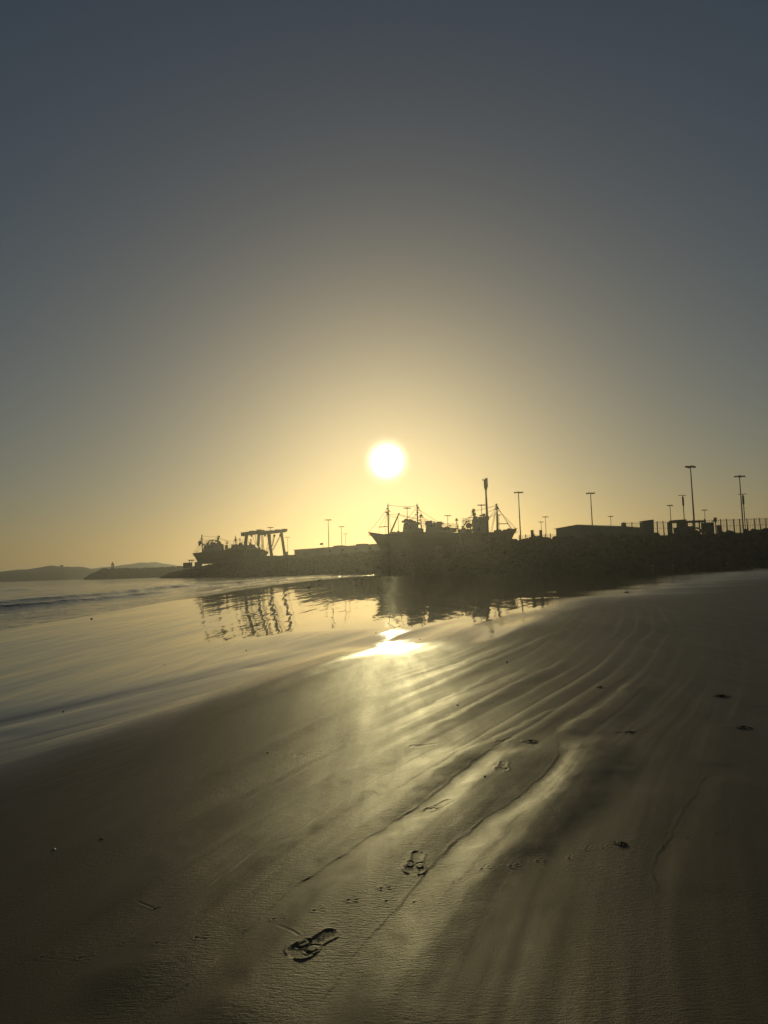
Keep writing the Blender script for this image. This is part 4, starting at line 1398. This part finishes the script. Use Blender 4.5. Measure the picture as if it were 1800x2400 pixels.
# T-shaped poles with a dark sleeve
for px, py, D, lab in ((1600, 1161, 160, 'T-shaped pole with a thick dark sleeve beside the gate house mast'), (1741, 1158, 160, 'T-shaped pole with a thick dark sleeve beside the mast by the fence end')):
    q = P(px, py, D)
    o = empty('sleeved_pole', (q.x, D, YARD_Z), lab, 'pole', 'T-shaped poles by the gate')
    MB().tube([(q.x, D, YARD_Z), (q.x, D, q.z)], 0.10, 7).build('pole', 'steel', o)
    MB().bar((q.x - 1.05, D, q.z), (q.x + 0.8, D, q.z), 0.12).build('crossbar', 'steel', o)
    MB().tube([(q.x, D, q.z - 2.4), (q.x, D, q.z - 2.2), (q.x, D, q.z - 0.5), (q.x, D, q.z - 0.3)], [0.12, 0.22, 0.22, 0.12], 8).build('sleeve', 'rubber', o)

# telecom mast
TMD = 166
q = P(1138.5, 1143, TMD)
tm = empty('telecom_mast', (q.x, TMD, YARD_Z), 'tall telecom mast with a cluster of upright panel antennas', 'telecom mast')
MB().tube([(q.x, TMD, YARD_Z), (q.x, TMD, q.z - 5), (q.x, TMD, q.z + 2.2)], [0.34, 0.26, 0.14], 10).build('pole', 'galvanised', tm)
MB().tube([(q.x, TMD, q.z - 0.7), (q.x, TMD, q.z)], [0.2, 0.42], 8).build('collar', 'steel', tm)
for dx, dy, h0, h1 in ((-0.32, -0.25, 0.0, 1.9), (0.02, -0.45, 0.0, 2.15), (0.36, -0.1, 0.05, 2.3), (0.0, 0.4, 0.0, 2.0)):
    MB().box((q.x + dx - 0.13, TMD + dy - 0.09, q.z + h0), (q.x + dx + 0.13, TMD + dy + 0.09, q.z + h1)).build('panel_antenna', 'steel', tm)
MB().bar((q.x, TMD, q.z + 1.85), (q.x - 0.65, TMD - 0.1, q.z + 1.85), 0.08).build('bracket', 'steel', tm)
MB().box((q.x - 0.75, TMD - 0.25, q.z + 1.72), (q.x - 0.45, TMD + 0.05, q.z + 1.98)).build('radio_unit', 'steel', tm)

# flag and whip aerial on the warehouse roof
q = P(757, 1273, 322); zf = ztop + 0.35
fl = empty('flag', (q.x, 322, zf), 'small red flag on a short pole above the long warehouse', 'flag')
MB().tube([(q.x, 322, zf), (q.x, 322, q.z + 0.4)], 0.07, 6).build('pole', 'steel', fl)
mb = MB()
for i in range(6):
    x = q.x - 0.05 - i * 0.28; y = 322 + 0.15 * math.sin(i * 1.4)
    mb.v += [(x, y, q.z - 0.75 - 0.03 * i), (x, y + 0.05, q.z + 0.25 - 0.05 * i)]
for i in range(5):
    mb.f.append((i * 2, i * 2 + 2, i * 2 + 3, i * 2 + 1))
cl = mb.build('cloth', 'flag_red', fl, smooth=True)
sol = cl.modifiers.new('thickness', 'SOLIDIFY'); sol.thickness = 0.02
q = P(829.5, 1260, 305)
ae = empty('whip_aerial', (q.x, 305, zf), 'thin whip aerial with a cross arm on the warehouse roof', 'aerial')
MB().tube([(q.x, 305, zf), (q.x, 305, q.z)], [0.07, 0.03], 5).build('rod', 'steel', ae)
MB().bar((q.x - 1.1, 305, zf + 1.0), (q.x, 305, zf + 1.0), 0.06).build('arm', 'steel', ae)


# ------------------------------------------------------------------ gulls
def gull_proto(kind, body_mat):
    r_ = empty('gull', (0, 0, 0))
    # one continuous body from tail to crown, built as rings
    st = [(-0.26, 0.235, 0.006, 0.03), (-0.20, 0.24, 0.02, 0.045), (-0.10, 0.245, 0.055, 0.075), (0.0, 0.25, 0.075, 0.09), (0.08, 0.27, 0.07, 0.08), (0.13, 0.315, 0.045, 0.05),
          (0.15, 0.36, 0.036, 0.04), (0.17, 0.395, 0.038, 0.042), (0.205, 0.40, 0.028, 0.03), (0.225, 0.398, 0.010, 0.012)]
    vs, fs = [], []
    for x, z, h, w in st:
        for k in range(8):
            a = 2 * math.pi * k / 8
            vs.append((x, w * math.cos(a), z + h * math.sin(a)))
    for i in range(len(st) - 1):
        for k in range(8):
            fs.append((i * 8 + k, i * 8 + (k + 1) % 8, (i + 1) * 8 + (k + 1) % 8, (i + 1) * 8 + k))
    fs += [tuple(range(7, -1, -1)), tuple((len(st) - 1) * 8 + k for k in range(8))]
    MB().add(vs, fs).build('body', body_mat, r_, smooth=True)
    for s_ in (-1, 1):
        MB().add([(0.08, s_ * 0.078, 0.29), (0.07, s_ * 0.088, 0.22), (-0.10, s_ * 0.08, 0.215), (-0.34, s_ * 0.03, 0.245), (-0.12, s_ * 0.062, 0.305), (0.05, s_ * 0.095, 0.255)],
                 [(0, 5, 4), (5, 2, 4), (5, 1, 2), (4, 2, 3)]).build('wing', 'feather_grey', r_)
        MB().tube([(0.0, s_ * 0.03, 0.18), (-0.01, s_ * 0.03, 0.09), (0.0, s_ * 0.03, 0.01)], 0.008, 5).tube([(-0.01, s_ * 0.03, 0.008), (0.06, s_ * 0.03, 0.006)], 0.012, 4).build('leg', 'beak', r_)
    MB().tube([(0.22, 0, 0.398), (0.275, 0, 0.392)], [0.012, 0.004], 5).build('beak', 'beak', r_)
    return r_


dark_spots = [(560, 1369, 20, 1.1, 'dark gull in the shallows below the red trawler, nearest the surf'), (651, 1367, 95, 1.0, 'dark gull facing away in the shallows below the travel lift'),
              (748, 1366, 40, 1.25, 'upright dark gull in the shallows below the red flag'), (808, 1358, 85, 1.0, 'dark gull facing away below the shortest of three warehouse masts'),
              (822, 1359, 100, 1.15, 'dark gull close to one facing away, on its side toward the sun path'), (835, 1366, 160, 1.1, 'nearer dark gull turned seaward below the end of the warehouse'),
              (851, 1365, 30, 1.2, 'dark gull below the tip of the big trawler bow'), (724, 1383, 15, 1.0, 'nearest dark gull, standing well out on the mirror-wet sand'),
              (895, 1352, 30, 1.2, 'dark gull at the seaward edge of the bright sun path'), (913, 1349, 0, 1.2, 'dark gull in the middle of the bright sun path'),
              (927, 1346, 10, 1.15, 'dark gull at the landward edge of the bright sun path'), (968, 1347, 200, 1.0, 'dark gull in the dark water below the big trawler wheelhouse'),
              (1026, 1343, 60, 1.0, 'dark gull in the dark water below the big trawler after house')]
pale_spots = [(1530, 1331, 200, 1.1, 'pale gull below the concrete block, first in the row from the sea'), (1555, 1327, 20, 1.2, 'second pale gull in the row along the foot of the rocks'),
              (1578, 1329, 150, 1.1, 'third pale gull in the row along the foot of the rocks'), (1587, 1326, 40, 1.2, 'fourth pale gull in the row, beside the third'),
              (1644, 1324, 70, 1.25, 'fifth pale gull in the row, below the gate house'), (1690, 1322, 10, 1.2, 'sixth pale gull in the row along the foot of the rocks'),
              (1706, 1325, 160, 1.1, 'seventh pale gull in the row along the foot of the rocks'), (1761, 1319, 30, 1.2, 'last pale gull in the row, nearest the picture edge')]
gp_ = gull_proto('dark', 'feather_grey')
gw_ = gull_proto('pale', 'feather_white')
for src, spots_, grp in ((gp_, dark_spots, 'gulls in the shallows'), (gw_, pale_spots, 'gulls below the rock slope')):
    for i, (px, py, hd, s_, lab) in enumerate(spots_):
        o = src if i == 0 else copy_tree(src)
        g = on_sand(px, py)
        o.location = (g.x, g.y, max(g.z, -0.09) - 0.005)
        o.rotation_euler = (0, 0, math.radians(hd))
        o.scale = (s_, s_, s_)
        prop(o, lab, 'gull', grp)


# ------------------------------------------------------------------ small things on the sand
def lump(name, px, py, size, mat, label, cat, flat=0.6, seed=0):
    g = on_sand(px, py)
    vs, fs = ROCKV[seed % 8]
    o = MB().add([(g.x + v[0] * size, g.y + v[1] * size, g.z + size * 0.35 * flat + v[2] * size * flat) for v in vs], fs).build(name, mat, None, smooth=True)
    return prop(o, label, cat)


def shell(px, py, size, rz, label):
    g = on_sand(px, py)
    vs, fs = [(0, 0, 0.02)], []
    n = 9
    for ring, (q, h) in enumerate(((0.4, 0.30), (0.75, 0.26), (1.0, 0.0))):
        for k in range(n):
            a = math.radians(-75 + 150 * k / (n - 1))
            f = q * (1 + (0.04 if k % 2 else 0))
            x, y = math.cos(a) * f, math.sin(a) * f
            vs.append((x, y, h * (1.1 if k % 2 else 1.0)))
    for k in range(n - 1):
        fs.append((0, 1 + k, 2 + k))
        for ring in range(2):
            a = 1 + ring * n + k
            fs.append((a, a + n, a + n + 1, a + 1))
    c_, s_ = math.cos(rz), math.sin(rz)
    o = MB().add([(g.x + (x * c_ - y * s_) * size, g.y + (x * s_ + y * c_) * size, g.z + z * size + 0.001) for x, y, z in vs], fs).build('seashell', 'shell', None, smooth=True)
    return prop(o, label, 'shell')


shell(123, 1993, 0.018, 0.5, 'small pale seashell on the dark sand, nearest the picture corner side')
shell(238, 1970, 0.014, 1.8, 'tiny pale seashell on the dark sand a step beyond the larger one')
shell(366, 2130, 0.012, 2.6, 'tiny seashell at the end of a short drag mark in the dark sand')
for px, py, s_, lab in ((627, 1768, 0.022, 'small dark pebble on the sand beside a faint shoe print'), (1188, 1553, 0.042, 'dark pebble on the brown sand up beach from the sun glint'),
                        (1195, 1595, 0.020, 'tiny pebble on brown sand below the larger dark pebble'), (881, 1489, 0.035, 'small black pebble on wet sand just beside the sun glint'),
                        (984, 1501, 0.028, 'small pebble on wet sand past the sun glint'), (577, 1522, 0.035, 'pebble at the end of a thin line in the mirror-wet sand'),
                        (148, 1663, 0.030, 'dark pebble with a trailing scratch in the smooth wet sand'), (1136, 1830, 0.018, 'pebble at the tip of a straight drag line between shoe prints'),
                        (1072, 1656, 0.022, 'small pebble on a bright sand ridge'), (1154, 1648, 0.016, 'tiny pebble between two sand ridges'), (385, 1549, 0.025, 'lone pebble on the pale smooth wet sand'),
                        (214, 1444, 0.09, 'dark lump lying in the film of water near the surf')):
    lump('pebble', px, py, s_ * 0.55, 'pebble', lab, 'pebble', 0.65, px)


def seaweed(px, py, size, label, n=14, spread=1.0, seed=0):
    r = random.Random(seed)
    g = on_sand(px, py)
    mb = MB()
    for i in range(n):
        a = r.choice((0, math.pi)) + r.gauss(0, 0.45)
        L_ = size * r.uniform(0.5, 1.3) * spread
        x0, y0 = g.x + r.gauss(0, size * 0.2), g.y + r.gauss(0, size * 0.15)
        pts, rd = [], []
        for k in range(6):
            t = k / 5
            an_ = a + 0.6 * math.sin(t * 4 + i)
            pts.append((x0 + math.cos(an_) * L_ * t, y0 + math.sin(an_) * L_ * t * 0.8, g.z + 0.004 + size * 0.28 * (1 - t) ** 2 * r.uniform(0.5, 1.2)))
            rd.append(max(0.0015, size * 0.07 * (1 - 0.8 * t)))
        mb.tube(pts, rd, 5)
    vs, fs = ROCKV[seed % 8]
    mb.add([(g.x + v[0] * size * 0.35, g.y + v[1] * size * 0.3, g.z + size * 0.08 + v[2] * size * 0.22) for v in vs], fs)
    return prop(mb.build('seaweed', 'weed', None, smooth=True), label, 'seaweed')


seaweed(1455, 1981, 0.021, 'black seaweed clump with trailing strands along the line of bird tracks', 16, 1.6, 1)
seaweed(1690, 1632, 0.06, 'dark strip of seaweed on the shaded sand, upper one of a pair', 14, 1.3, 2)
seaweed(1742, 1706, 0.055, 'dark strip of seaweed on the shaded sand, lower one of a pair', 14, 1.3, 3)
seaweed(1478, 1716, 0.035, 'small seaweed scrap in a hollow past the curved ridge', 10, 1.4, 4)
seaweed(1245, 1738, 0.036, 'broken line of black seaweed beside the farthest clear shoe print', 10, 1.9, 5)
seaweed(1470, 1389, 0.16, 'dark seaweed lump at the edge of the shining water', 10, 1.0, 6)
seaweed(1408, 1612, 0.04, 'thin seaweed scrap on the ridge running to the shaded sand', 9, 1.8, 7)

# ------------------------------------------------------------------ haze over the bay
HAZE = MB().box((-6600, -700, -4.0), (6600, 6700, 36)).build('haze', 'rock')
m = bpy.data.materials.new('haze_air')
m.use_nodes = True
nt = m.node_tree
nt.nodes.remove(nt.nodes['Principled BSDF'])
pv = nt.nodes.new('ShaderNodeVolumePrincipled')
pv.inputs['Color'].default_value = (0.92, 0.93, 0.96, 1)
pv.inputs['Density'].default_value = 0.00040
pv.inputs['Anisotropy'].default_value = 0.78
nt.links.new(pv.outputs[0], nt.nodes['Material Output'].inputs['Volume'])
HAZE.data.materials[0] = m
prop(HAZE, 'thin warm sea haze lying over the bay', 'haze', kind='stuff')
